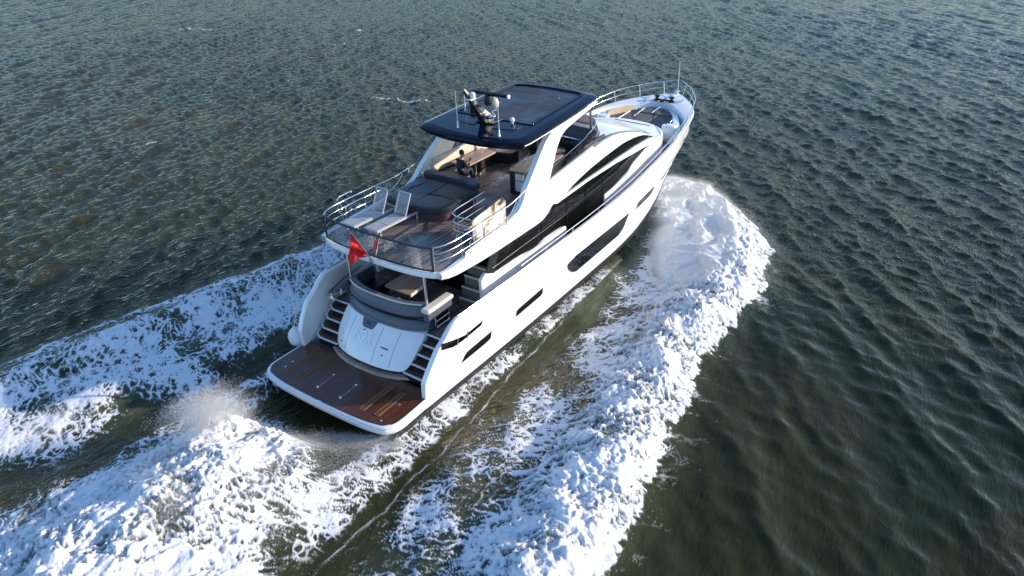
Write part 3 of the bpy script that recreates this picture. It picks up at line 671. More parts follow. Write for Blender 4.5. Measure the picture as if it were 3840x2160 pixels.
bp_ = [(8.12, -1.55), (8.12, -.86), (9.2, -.72), (10.5, -.86), (10.9, -1.2), (10.9, -1.62), (10.2, -1.3), (9.2, -1.25)]
b = MB(); b.prism(rounded(bp_, .08), 4.262, 5.15); b.build('cabinet', M['vinylblack'], br, bevel=.02)
b = MB(); b.prism(rounded([(9.5+(x-9.5)*1.02, -1.15+(y+1.15)*1.05) for x, y in bp_], .1), 5.15, 5.20); b.build('counter', M['counter'], br, bevel=.01)
b = MB(); b.box((8.105, -1.33, 4.98), (.03, .38, .26)); b.box((8.105, -1.33, 4.62), (.03, .38, .40)); b.build('drawer_front', M['cream'], br, bevel=.01)
b = MB(); b.box((9.9, -1.56, 5.06), (1.6, .35, .06), Matrix.Rotation(.1, 3, 'Z')); b.build('side_shelf', M['cream'], br, bevel=.02)
b = MB(); b.tube([(9.0, -1.0, 5.2), (9.0, -1.0, 5.42), (9.12, -1.05, 5.44)], .015, 6); b.tube([(8.6, -1.2, 5.3), (9.4, -.9, 5.42)], .012, 6); b.build('tap', M['steel'], br, smooth=60)
hm = empty('helm_station', Y)
b = MB(); b.loft([[(x, y, z) for x, y in rounded([(12.2+d, -1.65), (13.9, -1.45), (14.1, 0), (13.9, 1.0), (12.5+d, 1.0)], .2)] for z, d in ((4.262, 0), (4.9, .1), (5.1, .5))], True, True); b.build('console', M['black'], hm, smooth=40)
b = MB(); b.tube([(12.42+.18*math.cos(q)*.4, -.75+.18*math.sin(q), 5.06+.18*math.cos(q)) for q in np.linspace(0, 2*math.pi, 17)[:-1]], .016, 6, True); b.build('wheel', M['black'], hm)
for y in (-.80, .15):
    s1 = MB(); s1.box((11.5, y, 4.85), (.55, .6, .18)); s1.box((11.22, y, 5.2), (.16, .58, .72)); s1.box((11.5, y, 4.52), (.35, .35, .5)); s1.build('helm_seat', M['vinylblack'], hm, bevel=.06, seg=3)
b = MB(); b.box((12.4, -1.78, 4.72), (2.4, .32, .5)); b.box((12.4, -1.92, 5.0), (2.3, .12, .3)); b.build('side_bench', M['vinyl'], hm, bevel=.05, seg=3)
b = MB(); b.box((12.2, -1.84, 5.02), (1.9, .1, .16)); b.build('bench_piping', M['plum'], hm, bevel=.03)
# stair hatch, its guard rail and lid
hg = empty('stair_hatch', Y)
b = MB(); b.prism(rounded([(4.1, -2.35), (5.6, -2.35), (5.6, -1.45), (4.1, -1.45)], .2), 4.262, 4.275); b.build('opening', M['black'], hg)
b = MB(); b.tube(rounded_loop := [(x, y, 4.29) for x, y in rounded([(4.05, -2.38), (5.65, -2.38), (5.65, -1.42), (4.05, -1.42)], .22)], .03, 6, True); b.build('coaming', M['white2'], hg, smooth=60)
b = MB()
for z, in ((5.15,), (4.88,), (4.62,)):
    P = [(6.05, -1.24, z), (4.7, -1.28, z)] + cr([(4.4, -1.30, z), (4.12, -1.38, z), (3.97, -1.60, z), (3.95, -1.95, z)], 4) + [(3.95, -2.25, z)]
    if z == 5.15: P = [(6.12, -1.24, 4.28)] + [(6.10, -1.24, 5.05)] + P
    b.tube(P, .022 if z > 5 else .017, 7)
for x, y in ((5.4, -1.26), (4.3, -1.33), (3.96, -1.75)): b.tube([(x, y, 4.27), (x, y, 5.15)], .018, 6)
b.build('guard_rail', M['steel'], hg, smooth=60)
# hatch lid: glossy panel, blotchy mirror reflections painted into its base colour
lm = bpy.data.materials.new('lid_painted_reflections'); lm.use_nodes = True; n = lm.node_tree.nodes; l = lm.node_tree.links; pb = n['Principled BSDF']
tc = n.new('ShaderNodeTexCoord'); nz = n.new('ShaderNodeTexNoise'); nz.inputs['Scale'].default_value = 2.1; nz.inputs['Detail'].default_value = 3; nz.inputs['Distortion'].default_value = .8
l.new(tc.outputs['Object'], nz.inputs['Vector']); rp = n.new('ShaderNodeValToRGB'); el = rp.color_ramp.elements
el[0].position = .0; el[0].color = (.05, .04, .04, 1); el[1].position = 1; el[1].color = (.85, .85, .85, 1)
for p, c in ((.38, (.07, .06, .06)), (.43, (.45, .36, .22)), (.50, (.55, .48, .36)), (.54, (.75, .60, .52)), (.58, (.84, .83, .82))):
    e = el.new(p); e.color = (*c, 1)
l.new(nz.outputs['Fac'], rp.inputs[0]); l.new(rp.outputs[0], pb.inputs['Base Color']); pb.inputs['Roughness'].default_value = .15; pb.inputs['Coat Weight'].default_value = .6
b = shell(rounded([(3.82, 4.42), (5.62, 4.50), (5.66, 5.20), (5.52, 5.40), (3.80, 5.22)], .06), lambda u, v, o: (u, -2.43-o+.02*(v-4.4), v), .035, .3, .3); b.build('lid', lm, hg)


# --- flybridge rails and glass balustrade
gb = empty('glass_balustrade', Y)
gp = cr([(1.90, 2.30), (1.78, 1.75), (1.72, .9), (1.70, 0), (1.72, -.9), (1.78, -1.75), (1.90, -2.30)], 3)
b = MB(); b.loft([[(x, y, 4.30), (x, y, 5.04)] for x, y in gp], closed=False); b.build('pane', M['clear'], gb, smooth=60)
b = MB(); b.loft([[(x-.03, y, 5.03), (x+.03, y, 5.03), (x+.03, y, 5.075), (x-.03, y, 5.075)] for x, y in gp], True, True); b.loft([[(x-.02, y, 4.262), (x+.02, y, 4.262), (x+.02, y, 4.305), (x-.02, y, 4.305)] for x, y in gp], True, True)
for y in (2.30, -2.30): b.box((1.90, y, 4.66), (.05, .045, .80))
b.build('frame', M['frame'], gb)
for y in (2.33, -2.33):
    b = MB(); b.tube([(1.94, y, 4.26), (1.94, y, 5.08)], .024, 8); b.build('corner_post', M['steel'], gb, smooth=60)
def rail(name, tops, mids, posts, parent=Y, r=.024, rm=.016):
    b = MB(); b.tube(tops, r, 8)
    for m_ in mids: b.tube(m_, rm, 7)
    for p in posts: b.tube(p, rm+.003, 7)
    return b.build(name, M['steel'], parent, smooth=60)
for sgn in (-1, 1):
    path = [(1.94, 2.33), (2.12, 2.46), (2.45, 2.56), (2.95, 2.60), (4.1, 2.60), (5.4, 2.56), (6.2, 2.54)]
    P = cr([(x, sgn*y) for x, y in path], 4)
    zt_f = Sp([(1.9, 5.07), (5.5, 5.08), (6.8, 5.25)])
    tops = [(x, y, zt_f(x)) for x, y in P] + [(6.75, sgn*2.50, 5.24)]
    mids = [[(x, y, z) for x, y in P if x < xe] for z, xe in ((4.84, 5.6), (4.60, 5.3))]
    mids.append([(5.3, sgn*2.56, 4.60), (5.75, sgn*2.56, 4.78), (6.1, sgn*2.55, 5.05)])
    posts = [[(x, sgn*2.60, 4.3+.02*(x-2)), (x-.02, sgn*2.60, zt_f(x))] for x in (2.98, 4.12, 5.40)] + [[(6.4, sgn*2.52, 5.0), (6.45, sgn*2.53, 5.18)]]
    rail('flybridge_rail', tops, mids, posts)
# folded boarding ladder carried on the rail, starboard, and a davit cradle on the port side
b = MB()
for z in (4.42, 4.50, 4.58): b.tube([(3.0, -2.70, z-.05), (3.9, -2.68, z), (4.7, -2.66, z+.02)], .014, 6)
b.tube([(3.3, -2.69, 4.3), (3.28, -2.69, 4.75), (3.45, -2.68, 4.85), (3.9, -2.67, 4.88)], .016, 6); b.tube([(4.1, -2.66, 4.35), (4.1, -2.66, 4.95)], .016, 6)
b.tube([(3.25, -2.6, 4.5), (3.05, -2.55, 4.5), (3.05, -2.6, 4.38), (3.3, -2.62, 4.36)], .012, 6)
b.build('folded_ladder', M['steel'], Y, smooth=60)
b = MB()
P = rounded([(2.95, 4.5), (3.0, 4.95), (3.95, 4.95), (4.0, 4.5)], .12, 4); b.tube([(x, 2.42, z) for x, z in P], .02, 7)
P = rounded([(2.95, 4.6), (3.0, 5.18), (3.75, 5.2)], .12, 4); b.tube([(x, 2.78, z) for x, z in P], .02, 7)
for x in (3.0, 3.5, 3.95): b.tube([(x, 2.42, 4.6), (x, 2.8, 4.62)], .014, 6)
b.build('liferaft_cradle', M['steel'], Y, smooth=60)

# --- ensign staff
b = MB(); b.tube([(1.62, 0, 4.12), (1.55, 0, 4.30), (.93, 0, 5.45)], [.03, .022, .016], 8); b.box((1.63, 0, 4.14), (.12, .14, .1)); b.build('ensign_staff', M['steel'], Y, smooth=50)

# --- foredeck: wide bow cap, well, sun pads, pods, windlass
so = [(x, HT['ys'](x)-.12, HT['zs'](x)+.02) for x in list(np.linspace(19.0, 25, 14))+[25.25, 25.45, 25.6, 25.7, 25.75]] + [(25.78, 0, 3.60)]
wl = cr([(19.0, 2.72), (20.3, 2.58), (21.4, 2.28), (22.2, 1.85), (22.95, 1.28), (23.6, .68), (23.95, .25), (24.0, 0)], 6)
def resample(P, n):
    P = [Vector(p) for p in P]; d = [0]
    for i in range(1, len(P)): d.append(d[-1]+(P[i]-P[i-1]).length)
    o = []
    for t in np.linspace(0, d[-1], n):
        i = max(1, min(len(P)-1, int(np.searchsorted(d, t)))); s = (t-d[i-1])/(d[i]-d[i-1]) if d[i] > d[i-1] else 0; o.append(P[i-1].lerp(P[i], s))
    return o
N = 28; A = resample(so, N); Bq = resample([(x, y, HT['zs'](x)) for x, y in wl], N)
b = MB(); b.loft([[tuple(a), tuple(a.lerp(c, .5)+Vector((0, 0, .03))), tuple(c+Vector((0, 0, .0))), (c.x-.03, c.y-.02, c.z-.06), (c.x-.03, c.y-.02, 2.6)] for a, c in zip(A, Bq)], closed=False); b.mirror(); b.build('bow_cap', M['white2'], Y, smooth=35)
fp = empty('foredeck_lounge', Y)
base = [(20.35, -2.12), (20.9, -2.2), (21.9, -1.72), (22.8, -1.2), (23.5, -.62), (23.65, 0), (23.5, .62), (22.8, 1.2), (21.9, 1.72), (20.9, 2.2), (20.35, 2.12), (20.5, 1.0), (20.55, 0), (20.5, -1.0)]
b = MB(); b.loft([[(x, y, 2.6) for x, y in rounded(base, .2)], [(x, y, 3.1) for x, y in rounded(base, .2)], [(22+(x-22)*.97, y*.97, 3.18) for x, y in rounded(base, .2)]], True, True); b.build('base', M['white'], fp, smooth=40)
for sgn in (-1, 1):
    pd = [(20.28, 1.50), (20.40, 2.14), (20.9, 2.28), (21.9, 1.80), (22.85, 1.26), (23.5, .70), (23.36, .56), (22.6, 1.10), (21.8, 1.50), (21.0, 1.90), (20.74, 1.52)]
    pd = rounded([(x, sgn*y) for x, y in pd], .15)
    b = MB(); b.loft([[(x, y, 2.9) for x, y in pd], [(x, y, 3.42-.04*(x-20.3)) for x, y in pd], [(21.7+(x-21.7)*.96, sgn*1.5+(y-sgn*1.5)*.9, 3.52-.05*(x-20.3)) for x, y in pd]], True, True); pod = b.build('pod', M['white'], fp, smooth=40)
    b = MB(); b.prism(rounded([(20.29, sgn*1.52), (20.40, sgn*1.95), (20.55, sgn*1.9), (20.5, sgn*1.5)], .03), 3.18, 3.32); b.build('speaker_grille', M['black'], pod)
    b = MB(); b.tube([(20.8, sgn*1.75, 3.5), (20.85, sgn*1.75, 3.6), (21.5, sgn*1.7, 3.6), (21.9, sgn*1.5, 3.44)], .016, 6); b.build('grab_rail', M['steel'], pod, smooth=60)
cush = [([(20.80, .58), (21.55, .53), (22.42, .62), (22.4, 1.16), (21.7, 1.50), (21.05, 1.78), (20.80, 1.60)], 3.34), ([(20.62, -.45), (22.35, -.42), (22.4, .58), (21.5, .49), (20.62, .53)], 3.32), ([(20.72, -1.50), (21.2, -1.72), (21.8, -1.45), (22.42, -1.10), (22.4, -.46), (20.65, -.50)], 3.32),
        ([(22.47, .62), (23.35, .52), (22.9, .92), (22.46, 1.12)], 3.36), ([(22.42, -.4), (23.45, -.38), (23.5, .46), (22.46, .58)], 3.36), ([(22.47, -1.06), (22.9, -.88), (23.35, -.50), (22.47, -.45)], 3.36)]
for i, (pl_, z) in enumerate(cush):
    b = MB(); b.prism(rounded(pl_, .06), 3.12, z); b.build('cushion', M['padgrey'] if i != 2 else M['vinylblack'], fp, bevel=.04, seg=3)
for p0, p1 in (((20.70, 1.1), (22.1, 1.05)), ((21.6, .58), (22.9, .62)), ((22.5, -.0), (23.5, -.02))):
    b = MB(); b.tube([(p0[0], p0[1], 3.36), (p1[0], p1[1], 3.42)], .03, 6); b.build('backrest_bar', M['white'], fp, smooth=60)
b = MB(); b.prism(rounded([(21.05, 1.93), (21.85, 1.56), (22.6, 1.16), (22.52, 1.06), (21.8, 1.44), (21.0, 1.80)], .03), 3.2, 3.60); b.build('side_cushion', M['tan'], fp, bevel=.05, seg=3)
wd = empty('windlass', Y)
for y in (.42, -.42):
    b = MB(); b.lathe((24.05, y, 3.60), [(.16, 0), (.16, .05), (.09, .08), (.08, .16), (.15, .19), (.15, .26), (.06, .29)], 16); b.build('capstan', M['black'], wd, smooth=40)
b = MB(); b.box((24.0, 0, 3.66), (.12, .7, .08)); b.box((23.9, .05, 3.64), (.3, .18, .1)); b.build('control_box', M['black'], wd, bevel=.02)
b = MB(); b.box((24.95, 0, 3.64), (1.1, .10, .035)); b.build('anchor_chain', M['steel'], wd)
for y in (-.92, .92):
    b = MB(); b.tube([(24.10, y-.02, 3.67), (24.3, y, 3.70), (24.5, y+.02, 3.67)], .025, 7); b.box((24.25, y, 3.63), (.05, .06, .08)); b.box((24.38, y, 3.63), (.05, .06, .08)); b.build('mooring_cleat', M['steel'], Y, smooth=50)
b = MB(); b.box((25.72, 0, 3.66), (.3, .22, .14)); b.build('bow_roller', M['steel'], Y, bevel=.03)
# bow rails
def rz(x): return HT['zs'](x)+Sp([(5, .22), (11, .26), (16, .30), (19, .40), (21.5, .55), (24, .66), (26, .68)])(x)
for sgn in (-1, 1):
    X = list(np.linspace(5.6, 23, 26))+[23.6, 24.2, 24.7, 25.1, 25.4, 25.65]
    off = lambda x: HT['ys'](x)-.10+max(0, (x-20)/6)*.14
    tops = [(x+max(0, (x-22)*.03), sgn*off(x), rz(x)) for x in X] + [(25.98, sgn*.14, rz(26)), (26.04, 0, rz(26))]
    mids = [[(p[0]-.01, p[1]-.03*sgn, HT['zs'](p[0])+(p[2]-HT['zs'](p[0]))*.52) for p in tops[18:]]]
    posts = []
    for x in (7.3, 9.2, 11.2, 13.2, 15.2, 17.2, 19.2, 20.9, 22.6, 24.1, 25.3):
        posts.append([(x-.05, sgn*(HT['ys'](x)-.13), HT['zs'](x)), (x+max(0, (x-22)*.03), sgn*off(x), rz(x))])
    rail('bow_rail', tops, mids, posts, r=.022, rm=.015)
b = MB(); b.tube([(25.86, 0, 3.6), (25.80, 0, 5.25)], [.022, .014], 8); b.build('jackstaff', M['white'], Y, smooth=60)

# ------------------------------------------------------------------ loose things aboard
def lounger(at, rz, label):
    o = loose('sun_lounger', at, label, 'sun lounger', rz, 'white slatted loungers on the flybridge')
    b = MB()
    for y in (-.29, .29): b.box((.15, y, .28), (2.05, .045, .07))
    b.box((-.86, 0, .28), (.05, .58, .07)); b.box((1.16, 0, .28), (.05, .58, .07)); b.build('frame', M['lounger'], o, bevel=.008)
    b = MB()
    for k in range(16): b.box((-.80+.083*k, 0, .315), (.066, .53, .018))
    b.box((-.30, 0, .322), (.05, .55, .02)); b.build('seat', M['lounger'], o)
    b = MB(); r = Matrix.Rotation(-R(64), 3, 'Y'); piv = Vector((.50, 0, .32))
    for y in (-.26, .26): b.box(tuple(piv+r @ Vector((.38, y, 0))), (.80, .045, .035), r)
    for k in range(15): b.box(tuple(piv+r @ Vector((.05+.052*k, 0, 0))), (.026, .50, .018), r)
    b.box(tuple(piv+r @ Vector((.79, 0, 0))), (.05, .56, .04), r); b.build('backrest', M['lounger'], o)
    for x in (-.7, 1.05):
        for y in (-.27, .27):
            b = MB(); b.box((x, y, .13), (.05, .045, .26)); b.build('leg', M['lounger'], o)
    return o
lounger((3.40, 1.86, 4.262), R(-3), 'white slatted sun lounger, the one nearer the port rail on the flybridge')
lounger((3.52, .93, 4.262), R(-3), 'white slatted sun lounger, nearer the stair hatch, lit along its side frame')

fl = loose('ensign_flag', (0, 0, 0), 'red flag hanging in folds from the staff at the flybridge stern', 'flag')
g = []
for i in range(17):
    s = i/16; p = Vector((.95, 0, 5.42)).lerp(Vector((1.44, 0, 4.50)), s); row = []
    for j in range(25):
        t = j/24
        drop = (1.22-.85*s)*t; fold = math.sin(t*11+s*4)*.075*min(1, t*3); out_ = .55*t*(1-.35*s)
        row.append((p.x+.10*t+fold*.7, p.y+out_*.75+fold*.9+.06*math.sin(s*9+t*3)*t, p.z-drop+.10*t*s))
    g.append(row)
b = MB(); b.loft(g, closed=False); f_ = b.build('cloth', M['red'], fl, smooth=80)
sd_ = f_.modifiers.new('solid', 'SOLIDIFY'); sd_.thickness = .006
tub = loose('bucket', (4.0, -2.05, 4.262), 'dark grey round bucket standing inside the rail at the flybridge stairs', 'bucket')
b = MB(); b.lathe((0, 0, 0), [(.18, 0), (.22, .16), (.235, .34), (.245, .35), (.22, .345), (.20, .26), (.0, .25)], 18); b.build('body', M['vinylgrey'], tub, smooth=40)
b = MB(); b.tube([(.02, .235*math.cos(q), .34+.16*math.sin(q)) for q in np.linspace(0, math.pi, 12)], .01, 6); b.build('handle', M['steel'], tub)
fe = loose('fender', (.55, 3.25, .70), 'round white fender hanging at the port quarter beside the swim platform', 'fender')
b = MB(); b.lathe((0, 0, 0), [(.0, -.36), (.12, -.34), (.24, -.2), (.28, 0), (.25, .16), (.15, .30), (.06, .36), (.05, .42), (.0, .43)], 20); b.build('ball', M['rubber'], fe, smooth=60)
b = MB(); b.tube([(0, 0, .42), (.1, -.12, .9), (.3, -.2, 1.25)], .014, 6); b.build('rope', M['cream'], fe)
# ------------------------------------------------------------------ the person sitting at the flybridge table
def skin_mesh(name, nodes, edges, m, parent, sub=2, root=0):
    me = bpy.data.meshes.new(name); me.from_pydata([n_[:3] for n_ in nodes], edges, []); o = bpy.data.objects.new(name, me); col.objects.link(o); o.parent = parent
    sk = o.modifiers.new('skin', 'SKIN'); sk.use_smooth_shade = True
    for v, n_ in zip(me.skin_vertices[0].data, nodes):
        v.radius = (n_[3], n_[4] if len(n_) > 4 else n_[3])
    me.skin_vertices[0].data[root].use_root = True
    sb = o.modifiers.new('sub', 'SUBSURF'); sb.levels = sub; sb.render_levels = sub
    me.materials.append(m); return o
M['skin'] = mat('skin', (.46, .25, .17), .5, var=.05); M['hair'] = mat('dark_brown_hair', (.028, .014, .009), .55)
M['navycloth'] = mat('navy_jacket_cloth', (.012, .015, .03), .8, var=.15, vscale=9); M['denim'] = mat('dark_trousers', (.03, .035, .05), .8, var=.15, vscale=9)
M['shoe'] = mat('white_shoes', (.7, .7, .68), .5)
ps = loose('person', (7.86, 1.22, 4.262), 'person in a dark navy jacket sitting at the flybridge table looking at a phone', 'person', R(-12))
bn = [(0, 0, .56, .14, .17), (.01, 0, .72, .12, .15), (.04, 0, .90, .12, .17), (.07, 0, 1.00, .07, .1), (.09, 0, 1.08, .05), (.12, 0, 1.16, .075, .07), (.135, 0, 1.25, .095, .08), (.13, 0, 1.31, .07, .065)]
be = [(0, 1), (1, 2), (2, 3), (3, 4), (4, 5), (5, 6), (6, 7)]
jn = bn[:4]; je = be[:3]
def limb(nodes, edges, start, pts):
    p = start
    for q in pts: nodes.append(q); edges.append((p, len(nodes)-1)); p = len(nodes)-1
    return p
jn = list(jn); je = list(je); hands = []
for sgn in (-1, 1):
    el = (.16, sgn*.25, .72, .045); wr_ = (.40, sgn*(.10 if sgn < 0 else .08), .80, .034)
    limb(jn, je, 2, [(.05, sgn*.19, .95, .065), el, wr_])
    e_ = limb(bn, be, 2, [(.05, sgn*.18, .95, .05), (el[0], el[1], el[2], .036), (wr_[0], wr_[1], wr_[2], .026)])
    pm = limb(bn, be, e_, [(.455, sgn*.07, .82, .026, .034)])
    for k, (dy, ln_) in enumerate(((-.03, .06), (-.01, .07), (.012, .065), (.03, .05))):
        limb(bn, be, pm, [(.49, sgn*.05+dy, .845, .009), (.49+ln_*.5, sgn*.03+dy, .865, .008), (.47+ln_*.5, sgn*.01+dy, .885, .007)])
    limb(bn, be, pm, [(.45, sgn*.03, .85, .010), (.465, sgn*.015, .875, .008)])
    limb(bn, be, 0, [(.08, sgn*.10, .54, .09), (.44, sgn*.13, .56, .06), (.46, sgn*.14, .30, .05), (.44, sgn*.14, .10, .04), (.52, sgn*.15, .05, .035)])
limb(bn, be, 6, [(.235, 0, 1.225, .016)])
limb(bn, be, 6, [(.13, .085, 1.23, .02)]); limb(bn, be, 6, [(.13, -.085, 1.23, .02)])
body = skin_mesh('body', bn, be, M['skin'], ps)
jk = skin_mesh('jacket', [(x, y, z, *[r*1.14 for r in rr]) for x, y, z, *rr in jn], je, M['navycloth'], ps)
tn = [(0, 0, .56, .155, .185), (.0, 0, .66, .135, .165)]; te = [(0, 1)]
for sgn in (-1, 1): limb(tn, te, 0, [(.08, sgn*.10, .54, .105), (.44, sgn*.13, .56, .075), (.46, sgn*.14, .30, .065), (.44, sgn*.14, .13, .06)])
skin_mesh('trousers', tn, te, M['denim'], ps)
b = MB(); b.lathe((.115, 0, 1.25), [(.0, -.06), (.07, -.05), (.098, 0), (.102, .05), (.085, .10), (.04, .13), (0, .135)], 18)
for i, v in enumerate(b.v):
    if v[0] > .165: b.v[i] = (.165+(v[0]-.165)*.3, v[1], max(v[2], 1.30))
b.build('hair', M['hair'], ps, smooth=60)
for y in (-.032, .032):
    b = MB(); b.lathe((.222, y, 1.255), [(0, -.009), (.009, 0), (0, .009)], 8); b.build('eye', M['black'], ps)
for sgn in (-1, 1):
    b = MB(); b.box((.50, sgn*.145, .045), (.26, .09, .09)); b.build('shoe', M['shoe'], ps, bevel=.03, seg=3)
ph = loose('phone', (7.86+.50*math.cos(R(-12)), 1.22-.50*math.sin(R(12)), 5.13), 'black phone held in the hands of the person at the flybridge table', 'phone', R(-12))
b = MB(); b.box((0, 0, .02), (.012, .075, .15), Matrix.Rotation(R(35), 3, 'Y')); b.build('case', M['black'], ph, bevel=.004)
# ------------------------------------------------------------------ noise on arrays
def _hash(ix, iy, seed):
    h = (ix.astype(np.int64)*374761393 + iy.astype(np.int64)*668265263 + seed*974634721) & 0xffffffff
    h = ((h ^ (h >> 13))*1274126177) & 0xffffffff
    return h ^ (h >> 16)
def perlin(x, y, seed=0):
    ix = np.floor(x); iy = np.floor(y); fx = x-ix; fy = y-iy
    u = fx*fx*fx*(fx*(fx*6-15)+10); v = fy*fy*fy*(fy*(fy*6-15)+10)
    def g(a, b):
        an = (_hash(ix+a, iy+b, seed) & 1023)*(2*np.pi/1024); return np.cos(an)*(fx-a)+np.sin(an)*(fy-b)
    n0 = g(0, 0); n1 = g(1, 0); n2 = g(0, 1); n3 = g(1, 1)
    return 1.5*((n0+(n1-n0)*u)*(1-v)+(n2+(n3-n2)*u)*v)
def fbm(x, y, o=4, seed=0, gain=.5):
    s = 0; a = 1; t = 0
    for k in range(o):
        s = s+a*perlin(x*2**k, y*2**k, seed+k*17); t += a; a *= gain
    return s/t
def billow(x, y, o=4, seed=0, gain=.5):
    s = 0; a = 1; t = 0
    for k in range(o):
        s = s+a*np.abs(perlin(x*2.03**k+k*3.1, y*2.03**k, seed+k*13)); t += a; a *= gain
    return s/t*2
def ridged(x, y, f, seed, stx=1.0):
    """interlaced crests: strands of froth rather than round lumps"""
    wx = .45*fbm(x*f*.8, y*f*.8, 3, seed+1); wy = .45*fbm(x*f*.8+5, y*f*.8, 3, seed+2); s = 0; a = 1; t = 0; w = 1
    for k in range(4):
        q = f*2.05**k; r = (1-np.abs(perlin((x*stx+wx)*q, (y+wy)*q, seed+3+k)))**2; s = s+a*r*w; w = np.clip(r*1.3, 0, 1); t += a; a *= .52
    return s/t
def worley(x, y, seed=0):
    """distances to the two nearest cell points"""
    ix = np.floor(x); iy = np.floor(y); f1 = np.full(x.shape, 9.); f2 = np.full(x.shape, 9.)
    for a in (-1, 0, 1):
        for b in (-1, 0, 1):
            h = _hash(ix+a, iy+b, seed); px = ix+a+(h & 1023)/1023.; py = iy+b+((h >> 10) & 1023)/1023.
            d = np.hypot(px-x, py-y); f2 = np.where(d < f1, f1, np.minimum(f2, d)); f1 = np.minimum(f1, d)
    return f1, f2
def ss(a, b, x):
    t = np.clip((x-a)/(b-a), 0, 1); return t*t*(3-2*t)
def lace(x, y, scale, seed, warp=.5):
    """0..1, high on the thin walls between cells: the net of old foam"""
    wx = x/scale+warp*fbm(x/scale*1.3, y/scale*1.3, 3, seed+5); wy = y/scale+warp*fbm(x/scale*1.3+9, y/scale*1.3, 3, seed+6)
    a1, a2 = worley(wx, wy, seed); b1, b2 = worley(wx*2.3+3, wy*2.3, seed+3)
    return np.maximum(1-np.clip((a2-a1)*2.2, 0, 1), .85-.85*np.clip((b2-b1)*2.4, 0, 1))

# ------------------------------------------------------------------ the water surface: wind chop plus the yacht's wake
wr = np.random.default_rng(11)
NW = 84
LAM = .36*(6.5/.36)**(np.linspace(0, 1, NW)+wr.uniform(-.006, .006, NW))
TH = np.radians(128+wr.normal(0, 1, NW)*(15+13*(LAM < 1.2)))
SL = .060*np.exp(-.5*(np.log(LAM/.88)/.75)**2)+.009
PH = wr.uniform(0, 2*np.pi, NW)
_I = lambda tab: (np.array([t[0] for t in tab], float), np.array([t[1] for t in tab], float))
def ip(x, tab): a, b = _I(tab); return np.interp(x, a, b)
OUT = [(-20, 11.9), (-12, 11.4), (-6, 10.9), (-2, 10.4), (0, 10.2), (4, 9.5), (8, 8.95), (12, 8.9), (15, 8.85), (17, 8.6), (19, 7.9), (21, 6.6), (23, 4.6), (24.6, 2.7), (26, .8), (27, 0)]
INN = [(-20, 6.8), (-12, 6.0), (-5, 5.25), (0, 4.75), (4, 4.6), (6.3, 4.65), (10.3, 4.2), (14.3, 3.5), (17, 2.85), (21, 1.5), (24, .5), (27, 0)]
SOL = [(-20, 10.2), (-12, 9.6), (-3, 8.9), (1.6, 8.1), (4.5, 7.2), (11, 5.3), (16, 3.4), (19, 2.3), (23, .9), (25.5, .2), (27, 0)]
def s_out(x, y): return ip(x, OUT)+np.where(y > 0, .5, 0)+.35*perlin(x*.45, y*0+np.sign(y)*3, 41)+.18*perlin(x*1.3, np.sign(y)*3+y*0, 42)+.13*perlin(x*3.3, y*2.2, 43)+.09*perlin(x*7.5, y*5, 46)
def macro(x, y):
    s = np.abs(y); so = ip(x, OUT)+np.where(y > 0, .5, 0)
    rh = ip(x, [(-30, .25), (-10, .34), (0, .42), (10, .52), (17, .60), (21, .45), (24, .1), (26, 0)])
    ridge = rh*np.exp(-((s-so+1.5)/1.1)**2)*(1+.25*perlin(x*.5, y*.2, 3)) - .05*ss(25, 20, x)*np.exp(-((s-so-.9)/.7)**2)
    tro = -.28*np.exp(-((s-3.9)/1.2)**2)*ss(17, 10, x)*ss(-9, -3, x)
    hollow = -.55*np.exp(-((y-.7)/2.1)**4)*ss(.5, -1.2, x)*ss(-6.0, -3.4, x)
    w_ = 2.5+.20*np.clip(-x-2, 0, 20); e_ = np.abs(y+.25)/w_
    hump = np.exp(-(e_/.62)**2)*ip(x, [(-20, .30), (-12, .55), (-7, .95), (-4.7, 1.15), (-3.4, .85), (-2.3, .2), (-1.6, 0)])*(1+.25*fbm(x*.6, y*.9, 2, 12))
    side = -.25*np.exp(-((s-4.7-(-x)*.12)/1.1)**2)*ss(0, -4, x)*ss(-30, -12, x)
    far = .10*np.sin((x*.35-s*.9)*1.0)*ss(25, 10, x)*ss(so+8, so, s)*0
    return ridge+tro+hollow+hump+side+far
def lee(x, y):
    """calmer water just outside the starboard wake"""
    return ss(-24, -15, y+.25*x)*ss(26, 8, x)*ss(-6, -10, y)
def inwake(x, y):
    s = np.abs(y); so = ip(x, OUT)+.5; return ss(so+1.2, so-.8, s)*ss(28, 24, x)
def surface(x, y, spacing):
    """points of the water surface over the flat grid point (x, y); short waves fade where the grid is too coarse for them"""
    X = x.copy(); Yy = y.copy(); Z = macro(x, y); damp = 1-.62*inwake(x, y)
    gust = (.8+.45*fbm(x/38., y/38., 2, 77))*(1-.48*lee(x, y))
    for i in range(NW):
        k = 2*np.pi/LAM[i]; c, s_ = math.cos(TH[i]), math.sin(TH[i]); a = SL[i]/k
        at = np.clip(LAM[i]/spacing/2.2-.8, 0, 1)*damp*gust
        ph = k*(c*x+s_*y)+PH[i]+.7*np.sin(.23*x*s_-.21*y*c+i)
        cp = np.cos(ph); sp = np.sin(ph); aa = a*at
        Z = Z+aa*cp; X = X-.95*aa*c*sp; Yy = Yy-.95*aa*s_*sp
    return X, Yy, Z

